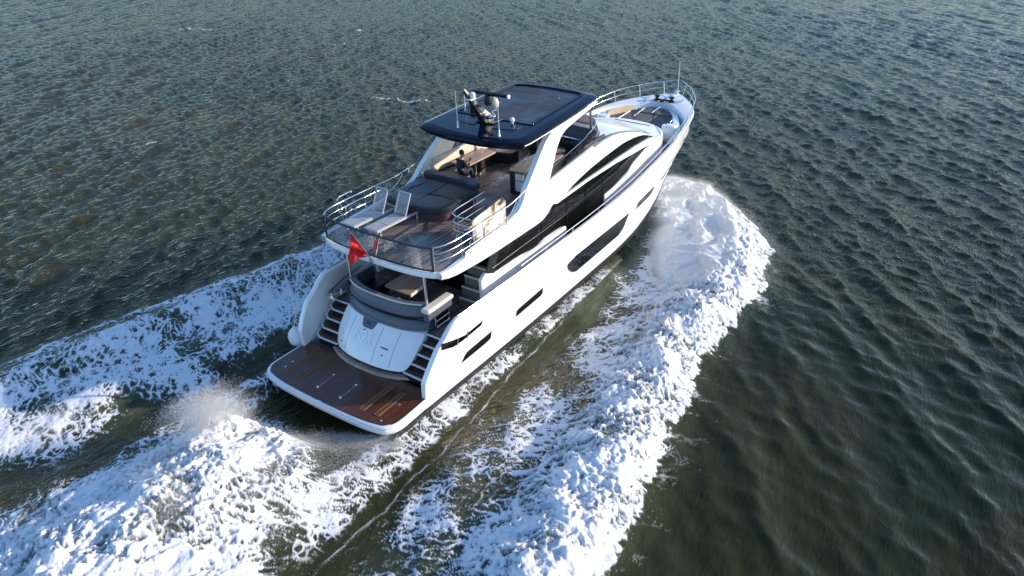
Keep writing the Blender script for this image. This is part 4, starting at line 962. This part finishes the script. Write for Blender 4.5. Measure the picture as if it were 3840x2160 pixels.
def axis(lo, hi, d, far_lo, far_hi, growth, near_lo, near_hi):
    c = list(np.arange(lo, hi+d/2, d)); st = d; x = c[-1]; r = []
    while x < far_hi:
        st *= (growth if x < near_hi else 1.25); x += st; r.append(x)
    st = d; x = c[0]; l = []
    while x > far_lo:
        st *= (growth if x > near_lo else 1.25); x -= st; l.append(x)
    return np.array(l[::-1]+c+r)
gx = axis(-12, 34, .11, -9000, 9000, 1.0034, -16, 148)
gy = axis(-20, 22, .11, -9000, 9000, 1.0034, -26, 132)
GX, GY = np.meshgrid(gx, gy, indexing='ij')
dx = np.gradient(gx); dy = np.gradient(gy)
SPC = np.maximum(dx[:, None], dy[None, :])
SPC = np.where(SPC > 8, 1e6, SPC)
X, Yy, Z = surface(GX, GY, SPC)

def mesh_np(name, co, faces, m, smooth=True, attrs=None):
    me = bpy.data.meshes.new(name); nv = len(co); nf = len(faces); k = faces.shape[1]
    me.vertices.add(nv); me.vertices.foreach_set('co', np.ascontiguousarray(co, dtype=np.float32).ravel())
    me.loops.add(nf*k); me.loops.foreach_set('vertex_index', np.ascontiguousarray(faces, dtype=np.int32).ravel())
    me.polygons.add(nf); me.polygons.foreach_set('loop_start', np.arange(0, nf*k, k, dtype=np.int32))
    if smooth: me.polygons.foreach_set('use_smooth', np.ones(nf, dtype=bool))
    me.update(calc_edges=True)
    for an, av in (attrs or {}).items():
        a = me.attributes.new(an, 'FLOAT', 'POINT'); a.data.foreach_set('value', np.ascontiguousarray(av, dtype=np.float32).ravel())
    me.materials.append(m); o = bpy.data.objects.new(name, me); col.objects.link(o); return o
def grid_faces(n, m):
    i = np.arange(n*m).reshape(n, m); return np.stack([i[:-1, :-1].ravel(), i[1:, :-1].ravel(), i[1:, 1:].ravel(), i[:-1, 1:].ravel()], 1)

# how much air the water holds: milky beside the hull and inside the wake
def aeration(x, y):
    s = np.abs(y); so = ip(x, OUT)+.4; si = ip(x, INN)
    a = ss(so+.6, so-1.2, s)*ss(si-.8, si+.8, s)*.40*ss(27, 23, x)
    a = np.maximum(a, .95*np.exp(-((s-ip(x, [(-5, 4), (8, 3.6), (13, 3.3), (17, 2.9), (20, 2.2)]))/.95)**2)*ss(4, 13, x)*ss(25, 19, x))
    a = np.maximum(a, .22*np.exp(-((s-3.6)/1.2)**2)*ss(0, 8, x)*ss(18, 10, x))
    a = np.maximum(a, .8*np.exp(-((y+.3)/3.0)**4)*ss(-2.0, -5, x))
    st = .7+.6*perlin(x*.25+y*.1, y*2.2-x*.35, 61)+.3*perlin(x*.7, y*4.5-x*.6, 62)
    return np.clip(a*st, 0, 1)

wm = bpy.data.materials.new('sea_water'); wm.use_nodes = True
n = wm.node_tree.nodes; l = wm.node_tree.links; b = n['Principled BSDF']
at = n.new('ShaderNodeAttribute'); at.attribute_name = 'aeration'
tc = n.new('ShaderNodeTexCoord')
n1 = n.new('ShaderNodeTexNoise'); n1.inputs['Scale'].default_value = .09; n1.inputs['Detail'].default_value = 5; n1.inputs['Distortion'].default_value = .6
l.new(tc.outputs['Object'], n1.inputs['Vector'])
cr_ = n.new('ShaderNodeValToRGB'); e = cr_.color_ramp.elements
e[0].position = .36; e[0].color = (.017, .023, .0095, 1); e[1].position = .66; e[1].color = (.035, .031, .0115, 1)
l.new(n1.outputs['Fac'], cr_.inputs[0])
mx = n.new('ShaderNodeMix'); mx.data_type = 'RGBA'; l.new(at.outputs['Fac'], mx.inputs['Factor']); l.new(cr_.outputs[0], mx.inputs['A']); mx.inputs['B'].default_value = (.125, .15, .09, 1)
gl_ = n.new('ShaderNodeBsdfGlossy'); gl_.inputs['Roughness'].default_value = .06; gl_.inputs['Color'].default_value = (.66, .61, .55, 1)
fr_ = n.new('ShaderNodeFresnel'); fr_.inputs['IOR'].default_value = 1.31
df_ = n.new('ShaderNodeBsdfDiffuse'); l.new(mx.outputs['Result'], df_.inputs['Color']); mxw = n.new('ShaderNodeMixShader')
l.new(fr_.outputs[0], mxw.inputs[0]); l.new(df_.outputs[0], mxw.inputs[1]); l.new(gl_.outputs[0], mxw.inputs[2]); l.new(mxw.outputs[0], n['Material Output'].inputs['Surface']); n.remove(b)
mp = n.new('ShaderNodeMapping'); mp.inputs['Rotation'].default_value = (0, 0, R(-38)); mp.inputs['Scale'].default_value = (1.0, 2.6, 1)
l.new(tc.outputs['Object'], mp.inputs[0])
n2 = n.new('ShaderNodeTexNoise'); n2.inputs['Scale'].default_value = 2.5; n2.inputs['Detail'].default_value = 6; n2.inputs['Roughness'].default_value = .55
l.new(mp.outputs[0], n2.inputs['Vector'])
def mth(op, a_, b_=None, c_=None):
    q = n.new('ShaderNodeMath'); q.operation = op
    for i_, v_ in enumerate((a_, b_, c_)):
        if v_ is None: continue
        if isinstance(v_, (int, float)): q.inputs[i_].default_value = v_
        else: l.new(v_, q.inputs[i_])
    return q.outputs[0]
n3 = n.new('ShaderNodeTexNoise'); n3.inputs['Scale'].default_value = 1.15; n3.inputs['Detail'].default_value = 3; n3.inputs['Distortion'].default_value = .5; l.new(mp.outputs[0], n3.inputs['Vector'])
rdg = mth('POWER', mth('SUBTRACT', 1.0, mth('ABSOLUTE', mth('MULTIPLY_ADD', n3.outputs['Fac'], 4.0, -2.0))), 2.0)
hgt = mth('ADD', mth('MULTIPLY', rdg, .42), mth('MULTIPLY', n2.outputs['Fac'], .62))
bp = n.new('ShaderNodeBump'); bp.inputs['Strength'].default_value = .55; bp.inputs['Distance'].default_value = .15
l.new(hgt, bp.inputs['Height'])
for q_ in (gl_, fr_, df_): l.new(bp.outputs[0], q_.inputs['Normal'])
ac = n.new('ShaderNodeAttribute'); ac.attribute_name = 'calm'
mc = n.new('ShaderNodeMath'); mc.operation = 'MULTIPLY_ADD'; mc.inputs[1].default_value = -.38; mc.inputs[2].default_value = .55
l.new(ac.outputs['Fac'], mc.inputs[0]); l.new(mc.outputs[0], bp.inputs['Strength'])

sea = mesh_np('sea', np.stack([X, Yy, Z], -1).reshape(-1, 3), grid_faces(len(gx), len(gy)), wm, True, {'aeration': aeration(GX, GY), 'calm': np.maximum(lee(GX, GY), .6*inwake(GX, GY))})
tag(sea, 'dark green open sea covered in short wind ripples', 'sea', kind='structure')

# ------------------------------------------------------------------ foam
fm = bpy.data.materials.new('sea_foam'); fm.use_nodes = True
n = fm.node_tree.nodes; l = fm.node_tree.links; b = n['Principled BSDF']
at = n.new('ShaderNodeAttribute'); at.attribute_name = 'thick'
rp = n.new('ShaderNodeValToRGB'); e = rp.color_ramp.elements
e[0].position = 0; e[0].color = (.50, .52, .50, 1); e[1].position = .5; e[1].color = (.80, .81, .82, 1)
l.new(at.outputs['Fac'], rp.inputs[0]); l.new(rp.outputs[0], b.inputs['Base Color'])
b.inputs['Roughness'].default_value = .6; b.inputs['Specular IOR Level'].default_value = .3
tc = n.new('ShaderNodeTexCoord'); nb = n.new('ShaderNodeTexNoise'); nb.inputs['Scale'].default_value = 14; nb.inputs['Detail'].default_value = 5
l.new(tc.outputs['Object'], nb.inputs['Vector']); bp = n.new('ShaderNodeBump'); bp.inputs['Strength'].default_value = .5; bp.inputs['Distance'].default_value = .05
l.new(nb.outputs['Fac'], bp.inputs['Height']); l.new(bp.outputs[0], b.inputs['Normal'])
aa = n.new('ShaderNodeAttribute'); aa.attribute_name = 'cover'
nf_ = n.new('ShaderNodeTexNoise'); nf_.inputs['Scale'].default_value = 22; nf_.inputs['Detail'].default_value = 4; nf_.inputs['Roughness'].default_value = .65; l.new(tc.outputs['Object'], nf_.inputs['Vector'])
m0 = n.new('ShaderNodeMath'); m0.operation = 'SUBTRACT'; m0.inputs[0].default_value = 1.02; l.new(aa.outputs['Fac'], m0.inputs[1])
m1 = n.new('ShaderNodeMath'); m1.operation = 'MULTIPLY_ADD'; m1.inputs[1].default_value = 1.5; m1.inputs[2].default_value = -.75; l.new(nf_.outputs['Fac'], m1.inputs[0])
m3 = n.new('ShaderNodeMath'); m3.operation = 'MULTIPLY'; l.new(m0.outputs[0], m3.inputs[0]); l.new(m1.outputs[0], m3.inputs[1])
m2 = n.new('ShaderNodeMath'); m2.operation = 'MULTIPLY_ADD'; m2.inputs[1].default_value = 1.08; m2.use_clamp = True; l.new(aa.outputs['Fac'], m2.inputs[0]); l.new(m3.outputs[0], m2.inputs[2])
trn = n.new('ShaderNodeBsdfTransparent'); mxs = n.new('ShaderNodeMixShader'); l.new(m2.outputs[0], mxs.inputs[0]); l.new(trn.outputs[0], mxs.inputs[1])
tlf = n.new('ShaderNodeBsdfTranslucent'); l.new(rp.outputs[0], tlf.inputs[0]); l.new(bp.outputs[0], tlf.inputs['Normal']); mft = n.new('ShaderNodeMixShader'); mft.inputs[0].default_value = .14; l.new(b.outputs[0], mft.inputs[1]); l.new(tlf.outputs[0], mft.inputs[2]); l.new(mft.outputs[0], mxs.inputs[2])
l.new(mxs.outputs[0], n['Material Output'].inputs['Surface'])
M['foam'] = fm

def foam_sheet(name, x0, x1, y0, y1, d, density, lump, label, extra=None):
    """a sheet of foam on the water: kept only where the mask (density against a lacy pattern) is positive, lifted into lumps where it is thick"""
    x = np.arange(x0, x1, d); y = np.arange(y0, y1, d); A, B = np.meshgrid(x, y, indexing='ij')
    D = density(A, B)
    U = A*.56-B*.83*np.where(B < 0, 1, -1); V = A*.83+B*.56*np.where(B < 0, 1, -1)     # old foam is drawn out away from the hull
    wx = .35*fbm(U*.9, V*.9, 3, 81); wy = .35*fbm(U*.9+7, V*.9, 3, 82)
    rid = lambda k, sd_, st: 1-np.abs(perlin((U*st+wx)*k, (V+wy)*k, sd_))*1.9
    pat = np.maximum.reduce([lace(U*.6, V, .62, 21, .55)*.95, rid(2.0, 22, .55)*.97, rid(4.6, 23, .6)*.95, lace(U*.7, V, .28, 33, .6)*.86])
    pat = pat+.40*fbm(A*.55, B*.55, 3, 51)+.10*fbm(A*5, B*5, 2, 52)
    o_ = np.sort(pat.ravel()[::7]); pat = np.searchsorted(o_, pat.ravel()).reshape(pat.shape)/len(o_)
    mask = D*1.10-1+pat
    mask = np.where(D < .02, -1, mask)
    if extra is not None: mask = np.maximum(mask, extra(A, B))
    X, Yv, Zv = surface(A, B, np.full(A.shape, .11))
    th = np.clip(mask*1.6, 0, 1)
    lo_, hi_ = lump(A, B); Zv = Zv+.010+.02*th+lo_*ss(.40, .95, D)+hi_*ss(.15, .9, th)*ss(.35, .9, D)
    f = grid_faces(len(x), len(y)); mv = mask.ravel(); keep = mv[f].mean(1) > -.09; cov = ss(-.10, .36, mask)
    f = f[keep]; used = np.unique(f); rm = np.zeros(A.size, int); rm[used] = np.arange(len(used))
    co = np.stack([X, Yv, Zv], -1).reshape(-1, 3)[used]
    o = mesh_np(name, co, rm[f], fm, True, {'thick': th.ravel()[used], 'cover': cov.ravel()[used]})
    return tag(o, label, 'foam', kind='stuff')

def hull_s(x): return ip(x, [(-3, 2.75), (0, 2.80), (6, 2.86), (13, 2.80), (15, 2.72), (17, 2.5), (18.5, 2.25), (20, 1.9), (21.5, 1.4), (23, .8), (24.5, 0)])
def dens_side(x, y):
    s = np.abs(y); so = s_out(x, y); si = ip(x, INN)+.5*perlin(x*.35, y*.3, 91); sol = ip(x, SOL)
    port = y > 0
    body = ss(si-1.0, si+.5, s)*ss(so+.12, so-.10, s)
    solid = ss(sol-2.2, sol+.5, s)
    d = body*(.50+.10*ss(2, -4, x)+.12*ss(si, sol, s)+.30*solid)
    dp = ss(si-1.6, si+1.6, s)*ss(so+.15, so-.15, s)*(.80+.40*fbm(x*.3, y*.4, 3, 71))*(1-.36*np.exp(-((s-so+.8)/.55)**2))
    d = np.where(port, dp, d)*ss(27.3, 26, x)
    hs_ = hull_s(x); w_ = ip(x, [(-6, 1.47), (-2.5, 1.29), (.4, 1.1), (5.4, .5), (9, .3), (12, .12), (14, .08)])
    strip = ss(15, 12, x)*ss(-9, -4, x)*ss(hs_+w_, hs_+w_*.55, s)*ss(hs_-.5, hs_-.2, s)*.62
    fleck = .30*np.exp(-np.clip(s-so, 0, 9)/.45)*ss(so-.1, so, s)*ss(-.1, .5, perlin(x*1.2, y*1.2, 47))*ss(24, 15, x)
    return np.clip(np.maximum(np.maximum(d, strip), fleck), 0, 1.05)
def chine_line(x, y):
    s = np.abs(y); w_ = ip(x, [(-6, 1.47), (-2.5, 1.29), (.4, 1.1), (5.4, .5), (9, .3), (12, .12), (14, .08)])
    e = s-hull_s(x)-w_*1.12-.10*perlin(x*.8, y*0, 15)-.04*perlin(x*3, y*0, 16)
    return (.24+.32*perlin(x*1.7, y*0, 17))*ss(12, 6, x)*np.exp(-(e/.035)**2)-.12
def lump_side(x, y):
    s = np.abs(y); so = s_out(x, y); k = ss(so-4.2, so-1.2, s); port = np.where(y > 0, .45, 1)
    ed = ss(so+.12, so-.95, s)
    return port*ed*(.03+.32*k)*ridged(x, y, .62, 19), port*(.25+.75*ed)*((.04+.13*k)*ridged(x, y, 1.9, 23)+.02*k)
foam_sheet('wake_foam', -9, 27.2, -12.4, -2.2, .042, dens_side, lump_side, 'thick white froth rolling outward along the starboard side of the yacht', chine_line)
foam_sheet('wake_foam', -13, 15, 2.4, 13.6, .05, dens_side, lump_side, 'broad blue shaded sheet of foam spreading on the port side of the yacht')

def dens_stern(x, y):
    w_ = 2.5+.20*np.clip(-x-2, 0, 20); e = np.abs(y+.25)/w_
    core = ss(1.2, .75, e)*ss(-1.7, -3.0, x+1.5*ss(-1.0, -2.4, y))
    right = np.where(y < -1.2, .74+.26*ss(-5, -9, x), 1)
    return np.clip(core*right*(.98+.3*fbm(x*.5, y*.5, 3, 14)), 0, 1.05)
def lump_stern(x, y):
    w_ = 2.5+.20*np.clip(-x-2, 0, 20); e = np.abs(y+.25)/w_
    h = np.exp(-(e/.75)**2)*ss(-1.8, -3.6, x)
    h2 = .85*np.exp(-((x+4.0)/.95)**2-((y-1.45)/.8)**2)
    return h2*(.8+.4*ridged(x, y, .8, 9))+.30*h*ridged(x*.55, y, .55, 8), (.04+.16*h)*ridged(x*.7, y, 1.6, 28)
foam_sheet('stern_foam', -14, -1.5, -6.5, 7.0, .040, dens_stern, lump_stern, 'boiling white water thrown up behind the swim platform')

# bow wave: a lumpy white body of spray over the water
def bow_sheet(sgn, label):
    x = np.arange(11.5, 26.2, .05); t = np.linspace(0, 1.02, 150); A, T = np.meshgrid(x, t, indexing='ij')
    hs_ = hull_s(A)-.25; so = ip(A, OUT)+.25*perlin(A*.8, T*0+sgn, 44)+.12*perlin(A*2.2, T*0+sgn, 45)-.15
    start = ip(A, [(11, 5.4), (13, 4.3), (15, 3.3), (16.5, 2.5), (17.5, 2.3), (30, 0)]); s0 = np.maximum(hs_, np.where(A < 17.5, start, hs_))
    S = s0+(np.maximum(so, s0+.05)-s0)*T
    H = ip(A, [(11.5, .0), (13, .35), (15, .80), (17, 1.30), (19, 1.70), (21, 1.75), (22.5, 1.40), (24, .75), (25.3, .25), (26.2, 0)])
    prof = np.where(A > 17.5, np.clip(1-T,0,1)**.75*(.62+.9*T), np.sin(np.pi*np.clip(T, 0, 1)**.8)*.72)
    prof = prof*ss(1.03, .55, T)
    Yw = sgn*S; bl = 1.1*ridged(A, Yw, .62, 66)
    soft = .35+.65*ss(.05, .5, T)
    z = macro(A, Yw)+H*prof*(1+soft*(bl-.55)*.62)+.12*(ridged(A, Yw, 1.6, 69)-.3)*soft*ss(0, .3, prof)-.04
    disp = .30*soft*perlin(A*1.1, Yw*1.1, 67)*prof
    co = np.stack([A+disp, Yw+disp*sgn, z], -1).reshape(-1, 3)
    f = grid_faces(len(x), len(t)); hz = (H*prof).ravel(); keep = hz[f].mean(1) > .05
    o = mesh_np('bow_spray', co, f[keep], fm, True, {'thick': np.clip(hz*4, .3, 1), 'cover': ss(.05, .30, hz)*np.where(A.ravel() < 18.5, ss(0, .22, T.ravel()), 1)})
    tag(o, label, 'spray', kind='stuff')
    return A, T, S, z, H*prof
BA = bow_sheet(-1, 'creamy white bow wave bursting out on the starboard side of the hull')
bow_sheet(1, 'white bow wave on the far port side of the hull')

# airborne drops: tiny tetrahedra
sm = bpy.data.materials.new('spray_drops'); sm.use_nodes = True
n = sm.node_tree.nodes; l = sm.node_tree.links; b = n['Principled BSDF']
b.inputs['Base Color'].default_value = (.94, .94, .93, 1); b.inputs['Roughness'].default_value = .5
tl = n.new('ShaderNodeBsdfTranslucent'); tl.inputs[0].default_value = (.9, .9, .9, 1); ms_ = n.new('ShaderNodeMixShader'); ms_.inputs[0].default_value = .38
l.new(b.outputs[0], ms_.inputs[1]); l.new(tl.outputs[0], ms_.inputs[2]); l.new(ms_.outputs[0], n['Material Output'].inputs['Surface'])
def drops(name, P, r, label):
    N_ = len(P); T4 = np.array([(1, 1, 1), (1, -1, -1), (-1, 1, -1), (-1, -1, 1)], float)/1.7
    q = rng.normal(size=(N_, 4)); q /= np.linalg.norm(q, axis=1)[:, None]; w_, x_, y_, z_ = q.T
    Rm = np.stack([1-2*(y_**2+z_**2), 2*(x_*y_-z_*w_), 2*(x_*z_+y_*w_), 2*(x_*y_+z_*w_), 1-2*(x_**2+z_**2), 2*(y_*z_-x_*w_), 2*(x_*z_-y_*w_), 2*(y_*z_+x_*w_), 1-2*(x_**2+y_**2)], 1).reshape(N_, 3, 3)
    V = np.einsum('nij,kj->nki', Rm, T4)*np.asarray(r)[:, None, None]+P[:, None, :]
    F = (np.arange(N_)[:, None, None]*4+np.array([(0, 1, 2), (0, 3, 1), (0, 2, 3), (1, 3, 2)])[None]).reshape(-1, 3)
    o = mesh_np(name, V.reshape(-1, 3), F, sm, True); return tag(o, label, 'spray', kind='stuff')
def rad(n_, lo=.002, hi=.009): return lo+(hi-lo)*rng.random(n_)**3.5
# over the bow wave
A, T, S, z, hp_ = BA; ar = rng.choice(A.size, 260000, p=(hp_*(.3+T*1.2)).clip(0).ravel()/(hp_*(.3+T*1.2)).clip(0).sum())
xx = A.ravel()[ar]+rng.normal(0, .08, len(ar)); ss_ = S.ravel()[ar]+rng.normal(0, .10, len(ar)); hh = hp_.ravel()[ar]
zz = z.ravel()[ar]+rng.exponential(.10, len(ar))*(.35+hh)
P1 = np.stack([xx, -ss_, zz], 1)
n_ = 60000; xx = rng.uniform(12, 24.5, n_); so = ip(xx, OUT)+.25*perlin(xx*.8, xx*0-1, 44)+.12*perlin(xx*2.2, xx*0-1, 45)
cl = perlin(xx*1.3, xx*0, 5); o_ = rng.exponential(.26, n_)*(1+.8*np.clip(cl, -.6, 1.5))
zt = ip(xx, [(12, .5), (16, .75), (20, .9), (24, .3)]); P2 = np.stack([xx+rng.normal(0, .15, n_), -(so-.9+1.6*o_), .15+rng.random(n_)*zt*np.exp(-o_*.7)], 1)
P = np.concatenate([P1, P2]); drops('bow_spray_drops', P, rad(len(P)), 'fine drops flying off the starboard bow wave')
# rooster tail
n_ = 330000; xx = -2.1-rng.gamma(2.0, 2.3, n_); yy = rng.normal(-.1, 1, n_)*(1.05+.10*np.clip(-xx-2, 0, 12))
top = lump_stern(xx, yy)[0]+macro(xx, yy); P1 = np.stack([xx, yy, top+rng.exponential(.20, n_)*(.2+rng.random(n_))*np.clip(.4+1.3*fbm(xx*1.1, yy*1.1, 2, 18), .1, 2)-.03], 1)
n2_ = 190000; th = rng.normal(0, .50, n2_); rr_ = rng.random(n2_)**.75*1.45; P2 = np.stack([-3.9+rng.normal(0, .5, n2_)-rr_*.35, 1.45+np.sin(th)*rr_+rng.normal(0, .15, n2_), .35+np.cos(th)*rr_*.95+rng.normal(0, .08, n2_)], 1)
n3_ = 170000; xx = -1.0-5.5*rng.random(n3_)**1.3; P3 = np.stack([xx, -3.25+2.6*rng.random(n3_)**.8*ss(-.6, -2.6, xx)+.5*rng.random(n3_)+.03*(xx+1), rng.exponential(.09, n3_)*(.4+.6*ss(-1, -3, xx))-.05], 1)
P = np.concatenate([P1, P2, P3]); P = P[P[:, 0] > -13]; drops('stern_spray_drops', P, rad(len(P)), 'fine drops of the white plume behind the swim platform')
# drops along the outer edges of both wakes and under the chine
n_ = 12000; xx = rng.uniform(-4, 16, n_); sg = np.where(rng.random(n_) < .75, -1., 1.); so = s_out(xx, sg*9.)
P1 = np.stack([xx, sg*(so-.25+rng.exponential(.13, n_)*(1+.8*perlin(xx*1.4, xx*0, 7))), .15+rng.exponential(.08, n_)], 1)
n_ = 14000; xx = rng.uniform(-3, 14, n_); w_ = ip(xx, [(-6, 1.47), (-2.5, 1.29), (.4, 1.1), (5.4, .5), (9, .3), (12, .12), (14, .08)]); P2 = np.stack([xx, -(hull_s(xx)+w_*rng.random(n_)**1.5), .0+rng.exponential(.07, n_)], 1)
P = np.concatenate([P1, P2]); drops('wake_spray_drops', P, rad(len(P), .003, .011), 'scattered drops along the edges of the wake')

# a few small whitecaps far out
def cap(cx, cy, ln, wd_, ang, label):
    ca, sa = math.cos(ang), math.sin(ang)
    def d_(x, y):
        u = (x-cx)*ca+(y-cy)*sa; v = -(x-cx)*sa+(y-cy)*ca
        return .62*np.exp(-(u/ln)**2-((v-.3*np.sin(u*.8))/wd_)**2)
    r_ = ln*1.6; foam_sheet('whitecap', cx-r_, cx+r_, cy-r_, cy+r_, .11, d_, lambda x, y: (x*0, x*0+.04), label)
cap(45.3, 72, 4.2, .5, R(-73), 'thin broken whitecap far out on the port side')
cap(55.7, 55.1, 1.0, .35, R(-14), 'tiny whitecap fleck far beyond the hardtop')
cap(31.4, 25.3, 3.0, .40, R(-81), 'narrow streak of foam on the water left of the hardtop')
cap(12.3, 31.6, 1.1, .25, R(0), 'faint fleck of foam on the open water at far left')
cap(47.1, 50.3, 2.0, .3, R(-81), 'short foam streak far beyond the mast')
